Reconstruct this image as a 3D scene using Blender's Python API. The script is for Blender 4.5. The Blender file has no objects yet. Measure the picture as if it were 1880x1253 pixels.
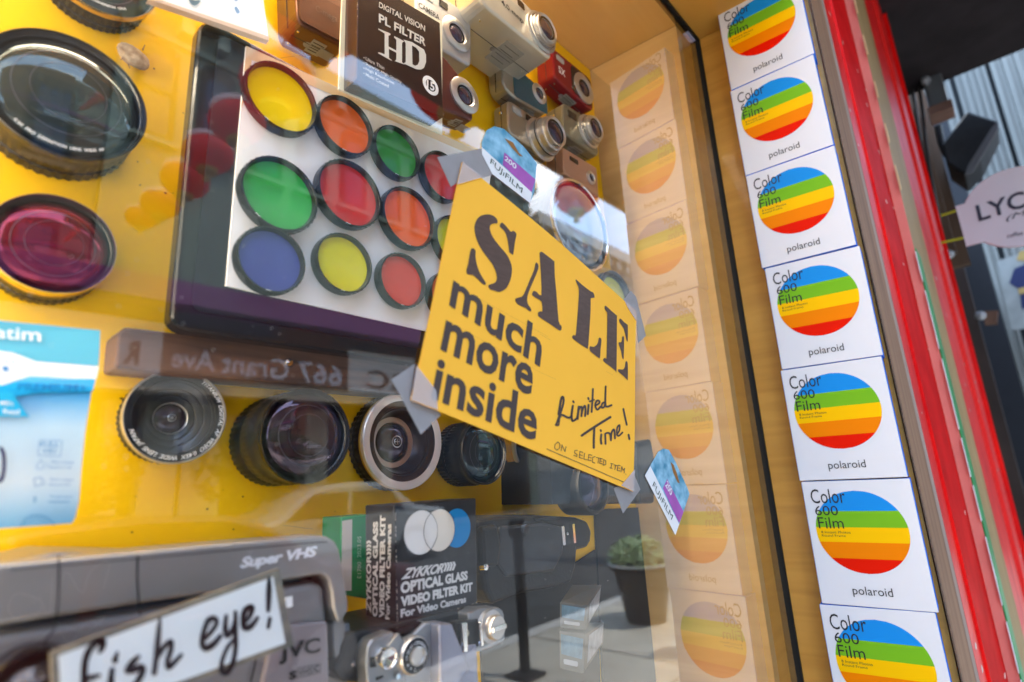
import bpy, bmesh, math, random
from mathutils import Vector, Matrix
from mathutils.geometry import tessellate_polygon
random.seed(7)
sc = bpy.context.scene
COL = sc.collection
R = math.radians

# ------------------------------------------------------------------ camera
FPX, CX, CY = 1014.4, 940.0, 626.5          # focal length and centre in pixels of the 1880 px wide photograph
ROW = ((0.672457, 0.136636, 0.727415), (-0.737927, 0.199654, 0.644672), (-0.057146, -0.970293, 0.235086))
H, D = 1.30, 0.292                           # eye height, distance of the eye from the window pane (pane = plane y 0)
EYE = Vector((0.0, -D, H))
cam = bpy.data.cameras.new('camera'); camo = bpy.data.objects.new('camera', cam); COL.objects.link(camo)
right = Vector([r[0] for r in ROW]); down = Vector([r[1] for r in ROW]); fwd = Vector([r[2] for r in ROW])
m = Matrix((( right.x, -down.x, -fwd.x), (right.y, -down.y, -fwd.y), (right.z, -down.z, -fwd.z))).to_4x4()
m.translation = EYE
camo.matrix_world = m
cam.sensor_width = 36.0; cam.lens = 36.0 * FPX / 1880.0
cam.clip_start = 0.01; cam.clip_end = 500
cam.dof.use_dof = True; cam.dof.focus_distance = 0.60; cam.dof.aperture_fstop = 3.6; cam.dof.aperture_blades = 7
sc.camera = camo

# ------------------------------------------------------------------ sky, sun, exposure
SUN_EL, SUN_AZ = 67.0, 25.0                  # azimuth measured from +Y (behind the shop) towards +X
w = bpy.data.worlds.new('World'); sc.world = w; w.use_nodes = True
nt = w.node_tree; nt.nodes.clear()
out = nt.nodes.new('ShaderNodeOutputWorld'); bg = nt.nodes.new('ShaderNodeBackground')
sky = nt.nodes.new('ShaderNodeTexSky'); sky.sky_type = 'NISHITA'; sky.sun_disc = False
sky.sun_elevation = R(SUN_EL); sky.sun_rotation = R(SUN_AZ)
tc = nt.nodes.new('ShaderNodeTexCoord'); nz = nt.nodes.new('ShaderNodeTexNoise')
nz.inputs['Scale'].default_value = 2.6; nz.inputs['Detail'].default_value = 6; nz.inputs['Roughness'].default_value = .55
cr = nt.nodes.new('ShaderNodeValToRGB'); cr.color_ramp.elements[0].position = .53; cr.color_ramp.elements[1].position = .70
mx = nt.nodes.new('ShaderNodeMixRGB'); mx.inputs[2].default_value = (30, 31, 32, 1)
nt.links.new(tc.outputs['Generated'], nz.inputs['Vector']); nt.links.new(nz.outputs['Fac'], cr.inputs[0])
hz = nt.nodes.new('ShaderNodeMixRGB'); hz.inputs[0].default_value = .6; hz.inputs[2].default_value = (15, 22, 33, 1)   # thin high haze
nt.links.new(sky.outputs[0], hz.inputs[1]); nt.links.new(cr.outputs[0], mx.inputs[0]); nt.links.new(hz.outputs[0], mx.inputs[1])
nt.links.new(mx.outputs[0], bg.inputs[0]); bg.inputs[1].default_value = 0.15
nt.links.new(bg.outputs[0], out.inputs[0])
sun = bpy.data.lights.new('sun', 'SUN'); sun.energy = 5.0; sun.angle = R(.5); sun.color = (1, .95, .87)
suno = bpy.data.objects.new('sun', sun); COL.objects.link(suno)
sd = Vector((math.sin(R(SUN_AZ)) * math.cos(R(SUN_EL)), math.cos(R(SUN_AZ)) * math.cos(R(SUN_EL)), math.sin(R(SUN_EL))))
suno.rotation_euler = sd.to_track_quat('Z', 'Y').to_euler(); suno.location = (0, 3, 8)
sc.view_settings.view_transform = 'Standard'; sc.view_settings.look = 'None'
sc.view_settings.exposure = .98; sc.view_settings.gamma = 1.0
sc.cycles.max_bounces = 8; sc.cycles.transparent_max_bounces = 16
sc.cycles.diffuse_bounces = 4; sc.cycles.glossy_bounces = 4

# ------------------------------------------------------------------ pixel rays -> real positions on real planes
def ray(u, v):
    a = (u - CX, v - CY, FPX)
    return Vector([sum(r[i] * a[i] for i in range(3)) for r in ROW])
def P(u, v, y):                               # point on the plane Y = y
    r = ray(u, v); return EYE + r * ((y + D) / r.y)
def PX(u, v, x):                              # point on the plane X = x
    r = ray(u, v); return EYE + r * (x / r.x)
def PD(u, v, depth):
    return EYE + ray(u, v) * (depth / FPX)
def MI(p): return Vector((p.x, -p.y, p.z))    # things seen mirrored in the pane stand on the street side of it
def PM(u, v, y): return MI(P(u, v, y))
SPL = R(-4.764); RN = Vector((math.cos(SPL), -math.sin(SPL), 0)); RD = Vector((math.sin(SPL), math.cos(SPL), 0))
RP0 = Vector((.89, 0, H))
def PR(u, v, off=0):                          # point on the splayed reveal board
    r = ray(u, v); t = (RN.dot(RP0 - EYE) - off) / RN.dot(r); return EYE + r * t
def proj(p):
    d = p - EYE; z = d.dot(fwd); return CX + FPX * d.dot(right) / z, CY + FPX * d.dot(down) / z
def hom(q):                                   # unit square -> quad TL, TR, BR, BL
    (x0, y0), (x1, y1), (x2, y2), (x3, y3) = q
    dx1, dx2, sx = x1 - x2, x3 - x2, x0 - x1 + x2 - x3
    dy1, dy2, sy = y1 - y2, y3 - y2, y0 - y1 + y2 - y3
    den = dx1 * dy2 - dx2 * dy1
    g = (sx * dy2 - dx2 * sy) / den; h = (dx1 * sy - sx * dy1) / den
    a, b = x1 - x0 + g * x1, x3 - x0 + h * x3; d, e = y1 - y0 + g * y1, y3 - y0 + h * y3
    return lambda s, t: ((a * s + b * t + x0) / (g * s + h * t + 1), (d * s + e * t + y0) / (g * s + h * t + 1))
def Q(q, y):                                  # quad on plane Y=y -> map (s, t, d) with d towards the street
    f = hom(q)
    def g(s, t, d=0):
        u, v = f(s, t); p = P(u, v, y); p.y -= d; return p
    return g
def LQ(tl, tr, br, bl):                       # bilinear map over four world corners
    n = (tr - tl).cross(bl - tl).normalized()
    def g(s, t, d=0):
        return tl.lerp(tr, s).lerp(bl.lerp(br, s), t) + n * d
    return g
def fit_circle(cu, cv, wpx, y, hpx=None):     # circle parallel to the pane whose outline has this centre and width
    c = P(cu, cv, y); r = .02
    for _ in range(14):
        pts = [proj(c + Vector((math.cos(a) * r, 0, math.sin(a) * r))) for a in [i * math.pi / 16 for i in range(32)]]
        us = [p[0] for p in pts]; vs = [p[1] for p in pts]
        mu, mv = (max(us) + min(us)) / 2, (max(vs) + min(vs)) / 2
        k = wpx / (max(us) - min(us)) if hpx is None else .5 * (wpx / (max(us) - min(us)) + hpx / (max(vs) - min(vs)))
        r *= k
        a, b = proj(c); c = P(a + cu - mu, b + cv - mv, y)
    return c, r

# ------------------------------------------------------------------ mesh building
class MB:
    def __init__(s): s.v = []; s.f = []; s.m = []
    def add(s, vs, fs, mi=0):
        o = len(s.v); s.v += [Vector(a) for a in vs]; s.f += [tuple(o + i for i in f) for f in fs]; s.m += [mi] * len(fs); return s
    def prism(s, front, vec, mi=0, mside=None):   # closed solid: front polygon pushed along vec
        n = len(front); b = [Vector(p) + vec for p in front]
        s.add(list(front) + b, [tuple(range(n)), tuple(range(2 * n - 1, n - 1, -1))], mi)
        o = len(s.v) - 2 * n
        for i in range(n):
            j = (i + 1) % n; s.f.append((o + i, o + n + i, o + n + j, o + j)); s.m.append(mi if mside is None else mside)
        return s
    def flat(s, pts, mi=0):
        t = tessellate_polygon([[Vector(p) for p in pts]]); return s.add(pts, [tuple(x) for x in t], mi)
    def box(s, a, b, mi=0):
        x0, y0, z0 = a; x1, y1, z1 = b
        return s.prism([Vector((x0, y0, z0)), Vector((x1, y0, z0)), Vector((x1, y0, z1)), Vector((x0, y0, z1))], Vector((0, y1 - y0, 0)), mi)
    def lathe(s, o, prof, ax=Vector((0, -1, 0)), seg=48, mi=0, e1=None, knurl=None, sq=1.0):
        ax = Vector(ax).normalized(); e1 = Vector(e1) if e1 else (Vector((1, 0, 0)) if abs(ax.x) < .9 else Vector((0, 0, 1)))
        e1 = (e1 - ax * e1.dot(ax)).normalized(); e2 = ax.cross(e1)
        b = len(s.v); n = len(prof)
        for k, pr in enumerate(prof):
            r, h = pr[0], pr[1]
            for i in range(seg):
                a = 2 * math.pi * i / seg; rr = r
                if knurl and k in knurl and i % 2: rr = r * .975
                s.v.append(o + ax * h + (e1 * math.cos(a) + e2 * math.sin(a) * sq) * rr)
        for k in range(n - 1):
            mm = prof[k][2] if len(prof[k]) > 2 else mi
            for i in range(seg):
                j = (i + 1) % seg; s.f.append((b + k * seg + i, b + k * seg + j, b + (k + 1) * seg + j, b + (k + 1) * seg + i)); s.m.append(mm)
        return s
    def tube(s, pts, r, seg=8, mi=0):
        b = len(s.v)
        for k, p in enumerate(pts):
            t = (pts[min(k + 1, len(pts) - 1)] - pts[max(k - 1, 0)]).normalized()
            e1 = t.orthogonal().normalized() if k == 0 else (e1 - t * e1.dot(t)).normalized()
            e2 = t.cross(e1); rr = r[k] if isinstance(r, (list, tuple)) else r
            for i in range(seg):
                a = 2 * math.pi * i / seg; s.v.append(p + (e1 * math.cos(a) + e2 * math.sin(a)) * rr)
        for k in range(len(pts) - 1):
            for i in range(seg):
                j = (i + 1) % seg; s.f.append((b + k * seg + i, b + k * seg + j, b + (k + 1) * seg + j, b + (k + 1) * seg + i)); s.m.append(mi)
        s.f.append(tuple(b + i for i in range(seg))); s.m.append(mi)
        s.f.append(tuple(b + (len(pts) - 1) * seg + i for i in range(seg))[::-1]); s.m.append(mi)
        return s
    def grid(s, g, ns, nt, dfun=lambda a, b: 0, mi=0, back=None):
        b = len(s.v)
        for j in range(nt + 1):
            for i in range(ns + 1):
                a, c = i / ns, j / nt; s.v.append(g(a, c, dfun(a, c)))
        for j in range(nt):
            for i in range(ns):
                k = b + j * (ns + 1) + i; s.f.append((k, k + 1, k + ns + 2, k + ns + 1)); s.m.append(mi)
        if back is not None:                    # close the sides and the rear
            ring = [b + i for i in range(ns + 1)] + [b + (j + 1) * (ns + 1) - 1 for j in range(1, nt + 1)] \
                + [b + nt * (ns + 1) + i for i in range(ns - 1, -1, -1)] + [b + j * (ns + 1) for j in range(nt - 1, 0, -1)]
            o = len(s.v)
            for k in ring:
                p = s.v[k].copy(); p.y = back; s.v.append(p)
            n = len(ring)
            for i in range(n):
                j = (i + 1) % n; s.f.append((ring[i], o + i, o + j, ring[j])); s.m.append(mi)
            s.f.append(tuple(o + i for i in range(n))); s.m.append(mi)
        return s
    def build(s, name, mats, parent=None, smooth=False, bevel=0, bseg=2):
        me = bpy.data.meshes.new(name)
        off = Vector(parent.get('_o', (0, 0, 0))) if parent else Vector((0, 0, 0))
        me.from_pydata([v - off for v in s.v], [], s.f)
        if not isinstance(mats, (list, tuple)): mats = [mats]
        for mt in mats: me.materials.append(mt)
        for p, k in zip(me.polygons, s.m): p.material_index = k
        bm = bmesh.new(); bm.from_mesh(me); bmesh.ops.recalc_face_normals(bm, faces=bm.faces); bm.to_mesh(me); bm.free()
        if smooth:
            for p in me.polygons: p.use_smooth = True
            me.set_sharp_from_angle(angle=R(38))
        o = bpy.data.objects.new(name, me); COL.objects.link(o)
        if parent: o.parent = parent
        if bevel:
            b = o.modifiers.new('bevel', 'BEVEL'); b.width = bevel; b.segments = bseg; b.limit_method = 'ANGLE'; b.angle_limit = R(35)
        return o
def thing(name, label, cat, loc, group=None):
    o = bpy.data.objects.new(name, None); COL.objects.link(o); o.empty_display_size = .02
    o.location = loc; o['_o'] = tuple(loc); o['label'] = label; o['category'] = cat
    if group: o['group'] = group
    return o
def tag(o, label=None, cat=None, group=None, kind=None):
    for k, v in (('label', label), ('category', cat), ('group', group), ('kind', kind)):
        if v: o[k] = v
    return o
def struct(name, mb, mt, **k): return tag(mb.build(name, mt, **k), kind='structure')
def part(name, mb, mt, par, label=None, **k):
    o = mb.build(name, mt, None if par is None else par, **k)
    if label: o['label'] = label
    return o
def sub(name, mb, mt, par_obj, root, **k):     # sub-part: child of a part whose origin is the thing's origin
    o = mb.build(name, mt, root, **k); o.parent = par_obj; return o
def rrect(g, r=.1, ar=1.0, n=5, d=0, s0=0, t0=0, s1=1, t1=1):   # rounded rectangle in a quad map
    rs, rt = r, r * ar; pts = []
    for cx, cy, a0 in ((s1 - rs, t0 + rt, -90), (s1 - rs, t1 - rt, 0), (s0 + rs, t1 - rt, 90), (s0 + rs, t0 + rt, 180)):
        for i in range(n + 1):
            a = R(a0 + 90 * i / n); pts.append(g(cx + rs * math.cos(a), cy + rt * math.sin(a), d))
    return pts
def smoothed(pts, n=4, closed=True):
    L = len(pts); out = []
    for i in range(L if closed else L - 1):
        p0 = pts[(i - 1) % L] if closed or i else pts[0]; p1 = pts[i]; p2 = pts[(i + 1) % L]
        p3 = pts[(i + 2) % L] if closed or i + 2 < L else pts[-1]
        for k in range(n):
            t = k / n
            out.append(tuple(.5 * (2 * b + (c - a) * t + (2 * a - 5 * b + 4 * c - d) * t * t + (3 * b - a - 3 * c + d) * t ** 3) for a, b, c, d in zip(p0, p1, p2, p3)))
    if not closed: out.append(tuple(pts[-1]))
    return out
def stroke(mb, pts, wpx, f, mi=0, sm=4):       # brush stroke: pts in photo pixels, f maps pixel -> world
    ws = wpx if isinstance(wpx, (list, tuple)) else [wpx] * len(pts)
    q = smoothed([(p[0], p[1], w_) for p, w_ in zip(pts, ws)], sm, False)
    for i, (x, y, w_) in enumerate(q):
        mb.add([f(x + math.cos(a) * w_ / 2, y + math.sin(a) * w_ / 2) for a in [k * math.pi / 5 for k in range(10)]], [tuple(range(10))], mi)
        if i:
            X, Y, W_ = q[i - 1]; dx, dy = x - X, y - Y; l = math.hypot(dx, dy) or 1; nx, ny = -dy / l, dx / l
            e = .0 
            mb.add([f(X + nx * W_ / 2, Y + ny * W_ / 2), f(x + nx * w_ / 2, y + ny * w_ / 2), f(x - nx * w_ / 2, y - ny * w_ / 2), f(X - nx * W_ / 2, Y - ny * W_ / 2)], [(0, 1, 2, 3)], mi)
_tc = {}
def glyphs(s, bold=0.0, shear=0.0, space=1.0):
    key = (s, bold, shear, space)
    if key in _tc: return _tc[key]
    c = bpy.data.curves.new('t', 'FONT'); c.body = s; c.size = 1; c.offset = bold; c.shear = shear; c.space_character = space
    c.resolution_u = 3; c.fill_mode = 'FRONT' if False else 'BOTH'
    o = bpy.data.objects.new('t', c); COL.objects.link(o)
    bpy.context.view_layer.update(); dg = bpy.context.evaluated_depsgraph_get()
    me = o.evaluated_get(dg).to_mesh()
    vs = [(v.co.x, v.co.y) for v in me.vertices]; fs = [tuple(p.vertices) for p in me.polygons]
    bpy.data.objects.remove(o); bpy.data.curves.remove(c)
    _tc[key] = (vs, fs); return _tc[key]
def text(mb, s, g, d=.0003, mi=0, box=(0, 0, 1, 1), bold=0.0, shear=0.0, space=1.0, keep=False):
    """fit the string's bounding box to box (s0,t0,s1,t1) of the quad map g"""
    vs, fs = glyphs(s, bold, shear, space)
    x0 = min(v[0] for v in vs); x1 = max(v[0] for v in vs); y0 = min(v[1] for v in vs); y1 = max(v[1] for v in vs)
    s0, t0, s1, t1 = box
    mb.add([g(s0 + (s1 - s0) * (x - x0) / (x1 - x0), t1 - (t1 - t0) * (y - y0) / (y1 - y0), d) for x, y in vs], fs, mi)
def ringtext(mb, s, o, rad, size, a0, d=.0003, flip=False, mi=0, bold=0.0, shear=0, space=1.0, ax=Vector((0, -1, 0))):
    """letters along a circle on a face turned to the street; a0 = start angle in degrees, clockwise on the picture"""
    vs, fs = glyphs(s, bold, shear, space)
    k = size
    pts = []
    for x, y in vs:
        if flip: a = R(a0) - x * k / rad; r = rad - y * k           # reads inside-out along the bottom
        else: a = R(a0) + x * k / rad; r = rad + y * k
        pts.append(o + Vector((math.cos(a) * r, -d, -math.sin(a) * r)))
    mb.add(pts, fs, mi)

# ------------------------------------------------------------------ materials
_mc = {}
def lin(c): return tuple(((x / 255) / 12.92 if x <= 10 else ((x / 255 + .055) / 1.055) ** 2.4) for x in c)
def mat(name, col, rough=.5, metal=0.0, coat=0.0, var=.0, vscale=8, bump=0.0, bscale=60, spec=.28, vcol=None, stretch=None, emit=0):
    if name in _mc: return _mc[name]
    m_ = bpy.data.materials.new(name); m_.use_nodes = True; t = m_.node_tree; b = t.nodes['Principled BSDF']
    col = tuple(col) + (1,)
    b.inputs['Base Color'].default_value = col; b.inputs['Roughness'].default_value = rough; b.inputs['Metallic'].default_value = metal
    b.inputs['Coat Weight'].default_value = coat * .45; b.inputs['Coat Roughness'].default_value = .06; b.inputs['Specular IOR Level'].default_value = spec
    if var or bump:
        tcn = t.nodes.new('ShaderNodeTexCoord'); mp = t.nodes.new('ShaderNodeMapping')
        if stretch: mp.inputs['Scale'].default_value = stretch
        t.links.new(tcn.outputs['Object'], mp.inputs[0])
    if var:
        n = t.nodes.new('ShaderNodeTexNoise'); n.inputs['Scale'].default_value = vscale; n.inputs['Detail'].default_value = 6
        t.links.new(mp.outputs[0], n.inputs['Vector'])
        mr = t.nodes.new('ShaderNodeMapRange'); mr.inputs[1].default_value = .3; mr.inputs[2].default_value = .7; t.links.new(n.outputs['Fac'], mr.inputs[0])
        mix = t.nodes.new('ShaderNodeMixRGB'); mix.inputs[1].default_value = col
        v2 = tuple(c * (1 - var) for c in col[:3]) if vcol is None else vcol
        mix.inputs[2].default_value = tuple(v2) + (1,)
        t.links.new(mr.outputs[0], mix.inputs[0]); t.links.new(mix.outputs[0], b.inputs['Base Color'])
        r2 = t.nodes.new('ShaderNodeMapRange'); r2.inputs[3].default_value = max(.02, rough * .85); r2.inputs[4].default_value = min(1, rough * 1.25)
        t.links.new(n.outputs['Fac'], r2.inputs[0]); t.links.new(r2.outputs[0], b.inputs['Roughness'])
    if bump:
        n2 = t.nodes.new('ShaderNodeTexNoise'); n2.inputs['Scale'].default_value = bscale; n2.inputs['Detail'].default_value = 5
        t.links.new(mp.outputs[0], n2.inputs['Vector'])
        bp = t.nodes.new('ShaderNodeBump'); bp.inputs['Strength'].default_value = bump; bp.inputs['Distance'].default_value = .002
        t.links.new(n2.outputs['Fac'], bp.inputs['Height']); t.links.new(bp.outputs[0], b.inputs['Normal'])
    _mc[name] = m_; return m_
def glassmat(name, tint=(1, 1, 1), gain=1.5, rough=0.0, tr=(1, 1, 1)):   # thin pane: mirror share by Fresnel, the rest goes straight through
    if name in _mc: return _mc[name]
    m_ = bpy.data.materials.new(name); m_.use_nodes = True; t = m_.node_tree; t.nodes.clear()
    o = t.nodes.new('ShaderNodeOutputMaterial'); tp = t.nodes.new('ShaderNodeBsdfTransparent'); gl = t.nodes.new('ShaderNodeBsdfGlossy')
    tp.inputs[0].default_value = tuple(tr) + (1,); gl.inputs[0].default_value = tuple(tint) + (1,); gl.inputs['Roughness'].default_value = rough
    fr = t.nodes.new('ShaderNodeFresnel'); fr.inputs[0].default_value = 1.52
    mu = t.nodes.new('ShaderNodeMath'); mu.operation = 'MULTIPLY'; mu.inputs[1].default_value = gain; mu.use_clamp = True
    ge = t.nodes.new('ShaderNodeNewGeometry'); iv = t.nodes.new('ShaderNodeMath'); iv.operation = 'SUBTRACT'; iv.inputs[0].default_value = 1
    m2 = t.nodes.new('ShaderNodeMath'); m2.operation = 'MULTIPLY'; mix = t.nodes.new('ShaderNodeMixShader')
    t.links.new(fr.outputs[0], mu.inputs[0]); t.links.new(ge.outputs['Backfacing'], iv.inputs[1])
    t.links.new(mu.outputs[0], m2.inputs[0]); t.links.new(iv.outputs[0], m2.inputs[1]); t.links.new(m2.outputs[0], mix.inputs[0])
    t.links.new(tp.outputs[0], mix.inputs[1]); t.links.new(gl.outputs[0], mix.inputs[2]); t.links.new(mix.outputs[0], o.inputs[0])
    _mc[name] = m_; return m_
def plywood(name, c1, c2, scale=(3, 3, 40), rough=.38, coat=.3):
    m_ = mat(name, c1, rough, coat=coat); t = m_.node_tree; b = t.nodes['Principled BSDF']
    tcn = t.nodes.new('ShaderNodeTexCoord'); mp = t.nodes.new('ShaderNodeMapping'); mp.inputs['Scale'].default_value = scale
    n = t.nodes.new('ShaderNodeTexNoise'); n.inputs['Scale'].default_value = 1.6; n.inputs['Detail'].default_value = 8; n.inputs['Distortion'].default_value = .9
    n2 = t.nodes.new('ShaderNodeTexNoise'); n2.inputs['Scale'].default_value = 2.2
    cr_ = t.nodes.new('ShaderNodeValToRGB'); cr_.color_ramp.elements[0].position = .32; cr_.color_ramp.elements[1].position = .7
    cr_.color_ramp.elements[0].color = tuple(c2) + (1,); cr_.color_ramp.elements[1].color = tuple(c1) + (1,)
    mm = t.nodes.new('ShaderNodeMixRGB'); mm.inputs[0].default_value = .35
    t.links.new(tcn.outputs['Object'], mp.inputs[0]); t.links.new(mp.outputs[0], n.inputs['Vector']); t.links.new(tcn.outputs['Object'], n2.inputs['Vector'])
    t.links.new(n.outputs['Fac'], mm.inputs[1]); t.links.new(n2.outputs['Fac'], mm.inputs[2])
    t.links.new(mm.outputs[0], cr_.inputs[0]); t.links.new(cr_.outputs[0], b.inputs['Base Color'])
    bp = t.nodes.new('ShaderNodeBump'); bp.inputs['Strength'].default_value = .12; bp.inputs['Distance'].default_value = .001
    t.links.new(n.outputs['Fac'], bp.inputs['Height']); t.links.new(bp.outputs[0], b.inputs['Normal'])
    return m_
def coating(name, c_in, c_out, rough=.08, metal=.9, lo=.1, hi=.7):   # lens coating: hue turns with the viewing angle
    m_ = mat(name, c_in, rough, metal=metal, coat=.6); t = m_.node_tree; b = t.nodes['Principled BSDF']
    lw = t.nodes.new('ShaderNodeLayerWeight'); lw.inputs[0].default_value = .35
    cr_ = t.nodes.new('ShaderNodeValToRGB'); cr_.color_ramp.elements[0].position = lo; cr_.color_ramp.elements[1].position = hi
    cr_.color_ramp.elements[0].color = tuple(c_in) + (1,); cr_.color_ramp.elements[1].color = tuple(c_out) + (1,)
    t.links.new(lw.outputs['Facing'], cr_.inputs[0]); t.links.new(cr_.outputs[0], b.inputs['Base Color'])
    return m_
PANE = glassmat('pane_glass'); FRONT = glassmat('lens_front_glass', (.85, .9, 1.0), .8)
BLK = mat('black_plastic', (.018, .018, .02), .35, var=.3, vscale=30, bump=.15, bscale=300)
BLKG = mat('black_gloss', (.008, .008, .01), .12, coat=.5)
BLKM = mat('black_anodised_metal', (.02, .02, .022), .3, metal=.4, bump=.1, bscale=400)
SIL = mat('silver_metal', (.62, .6, .58), .28, metal=.85, var=.1, vscale=25)
SILP = mat('silver_paint', (.42, .42, .44), .36, metal=.5, var=.12, vscale=14, bump=.05, bscale=500)
CHR = mat('polished_metal', (.8, .78, .76), .12, metal=1.0)
WHT = mat('white_card', (.8, .8, .81), .5, var=.04, vscale=20)
INK = mat('black_ink', (.015, .013, .015), .45)
WINK = mat('white_print', (.75, .75, .77), .5)
def thin(name, col, share=.5):                # paper that lets daylight through
    m_ = mat(name, col, .6); t = m_.node_tree; b_ = t.nodes['Principled BSDF']; o_ = t.nodes['Material Output']
    tr = t.nodes.new('ShaderNodeBsdfTranslucent'); tr.inputs[0].default_value = tuple(col) + (1,); mx_ = t.nodes.new('ShaderNodeMixShader'); mx_.inputs[0].default_value = share
    t.links.new(b_.outputs[0], mx_.inputs[1]); t.links.new(tr.outputs[0], mx_.inputs[2]); t.links.new(mx_.outputs[0], o_.inputs[0]); return m_
RUB = mat('black_rubber_seal', (.006, .006, .006), .7)
GOLD = mat('brass_trim', (.6, .45, .2), .25, metal=.9)
LAMP = 35.0

# ================================================================== SETTING: ground, street
ASPH = mat('asphalt', (.085, .088, .085), .85, var=.35, vscale=3, bump=.5, bscale=120)
PAVE = mat('pavement_concrete', (.56, .52, .43), .8, var=.22, vscale=2.2, bump=.3, bscale=90)
b = MB(); b.box((-60, -80, -.5), (120, 80, -.16)); struct('ground', b, ASPH)
b = MB(); b.box((-60, -16.2, -.158), (120, -3.15, -.12)); struct('road', b, ASPH)
b = MB(); b.box((-60, -3.0, -.12), (120, .3, 0)); struct('pavement', b, PAVE)
b = MB(); b.box((-60, -3.15, -.12), (120, -3.005, .004)); struct('kerb', b, mat('kerb_stone', (.62, .6, .55), .7, var=.2, vscale=4))
b = MB(); b.box((-60, -22, -.12), (120, -12.6, .0)); struct('far_pavement', b, mat('shaded_pavement', (.14, .135, .125), .85, var=.3, vscale=2))  # shade on the far side is put into a darker concrete colour
b = MB()
for x in [i * 1.25 for i in range(-6, 30)]: b.box((x, -3.0, .001), (x + .012, -.4, .003))
for y in (-1.6,): b.box((-8, y, .001), (40, y + .012, .003))
struct('pavement_joints', b, mat('joint_dirt', (.10, .09, .08), .9))

# ================================================================== SHOP WALL, CASE, PANE
PLY = plywood('varnished_plywood', (.66, .32, .055), (.46, .20, .028), (2, 2, 26))
PLYI = plywood('varnished_plywood_inside', (.56, .34, .12), (.44, .24, .07), (2, 14, 2))
ZC = H + .752                                       # ceiling of case and reveal
YB = .182                                           # face of the yellow back panel
XW0, XW1 = .826, .808                               # side board of the case at the pane and at the back
ZF = H - .52
case = thing('display_case', 'plywood window display case with bright yellow back panel, lined with cameras and lenses', 'display case', (.3, .1, ZF))
YEL = mat('yellow_painted_panel', (.93, .545, .003), .5, spec=.12, var=.10, vscale=5, bump=.10, bscale=14, coat=0)
b = MB(); b.box((-.9, YB, ZF), (XW1 + .01, YB + .018, ZC)); part('back_panel', b, YEL, case)
b = MB(); b.prism([Vector((-.9, .012, ZC)), Vector((XW0, .012, ZC)), Vector((XW1, YB, ZC)), Vector((-.9, YB, ZC))], Vector((0, 0, .018))); part('ceiling_board', b, PLYI, case)
b = MB(); b.prism([Vector((XW0, .012, ZF)), Vector((XW1, YB - .0005, ZF)), Vector((XW1, YB - .0005, ZC - .001)), Vector((XW0, .012, ZC - .001))], Vector((.018, 0, 0))); part('side_board', b, plywood('pale_plywood_side', (.54, .36, .16), (.42, .26, .10), (2, 2, 22)), case)
b = MB(); b.box((XW0 + .019, .012, ZF), (.95, .035, ZC)); part('jamb', b, PLY, case)
b = MB(); b.box((-.9, .012, ZF - .018), (XW0, YB, ZF)); part('case_floor', b, PLYI, case)
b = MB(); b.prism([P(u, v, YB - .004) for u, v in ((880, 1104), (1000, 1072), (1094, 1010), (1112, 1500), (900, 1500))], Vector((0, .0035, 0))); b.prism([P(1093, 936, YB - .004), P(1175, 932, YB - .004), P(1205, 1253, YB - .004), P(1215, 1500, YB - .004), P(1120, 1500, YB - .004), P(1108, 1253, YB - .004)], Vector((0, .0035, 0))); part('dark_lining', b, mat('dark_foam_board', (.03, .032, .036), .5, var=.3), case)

pane = MB(); pane.box((-1.4, 0, ZF - .05), (.884, .005, ZC + .02))
tag(pane.build('window_pane', PANE), 'large clear shop window pane mirroring the street and sky', 'window glass')

wall = thing('window_surround', 'varnished plywood reveal framing the shop window, dark seal along the glass', 'window frame', (.9, -.09, .5))
def rv(k, off, z): q = RP0 + RD * k - RN * off; return Vector((q.x, q.y, z))    # k along the reveal (+ into the shop)
b = MB(); b.prism([rv(.002, 0, .3), rv(-.1795, 0, .3), rv(-.1795, 0, ZC + .03), rv(.002, 0, ZC + .03)], RN * .09); part('side_reveal', b, PLY, wall)
b = MB(); b.prism([Vector((-1.4, -.001, ZC)), Vector((.889, -.001, ZC)), Vector((.902, -.18, ZC)), Vector((-1.4, -.18, ZC))], Vector((0, 0, .03))); part('top_reveal', b, PLY, wall)
b = MB(); b.box((.8865, -.004, ZF - .05), (.8915, .012, ZC)); part('seal', b, RUB, wall)
b = MB(); b.box((-1.4, -.0045, ZC - .006), (.884, -.0005, ZC - .0005)); part('seal', b, RUB, wall)
EDGE = plywood('plywood_edge', (.40, .22, .12), (.16, .08, .045), (22, 3, .8), .7, 0)
e1_, e2_, e3_ = P(1628, 626, -.1830).x, P(1650, 626, -.1830).x, P(1655.5, 626, -.1832).x
b = MB(); b.box((.9055, -.1828, .3), (e1_, -.1815, 2.9)); part('corrugated_edge_strip', b, mat('corrugated_card_edge', (.05, .035, .025), .8, var=.8, vscale=300, vcol=(.2, .12, .07)), wall)
b = MB(); b.box((e1_ + .0005, -.1830, .3), (e2_, -.1815, 2.9)); part('edge_board', b, EDGE, wall)
b = MB(); b.box((e2_ + .0005, -.1832, .3), (e3_, -.1815, 2.9)); part('edge_board', b, mat('dusty_pale_edge', (.42, .31, .25), .8, var=.3, vscale=20, stretch=(1, 1, .2)), wall)

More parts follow.
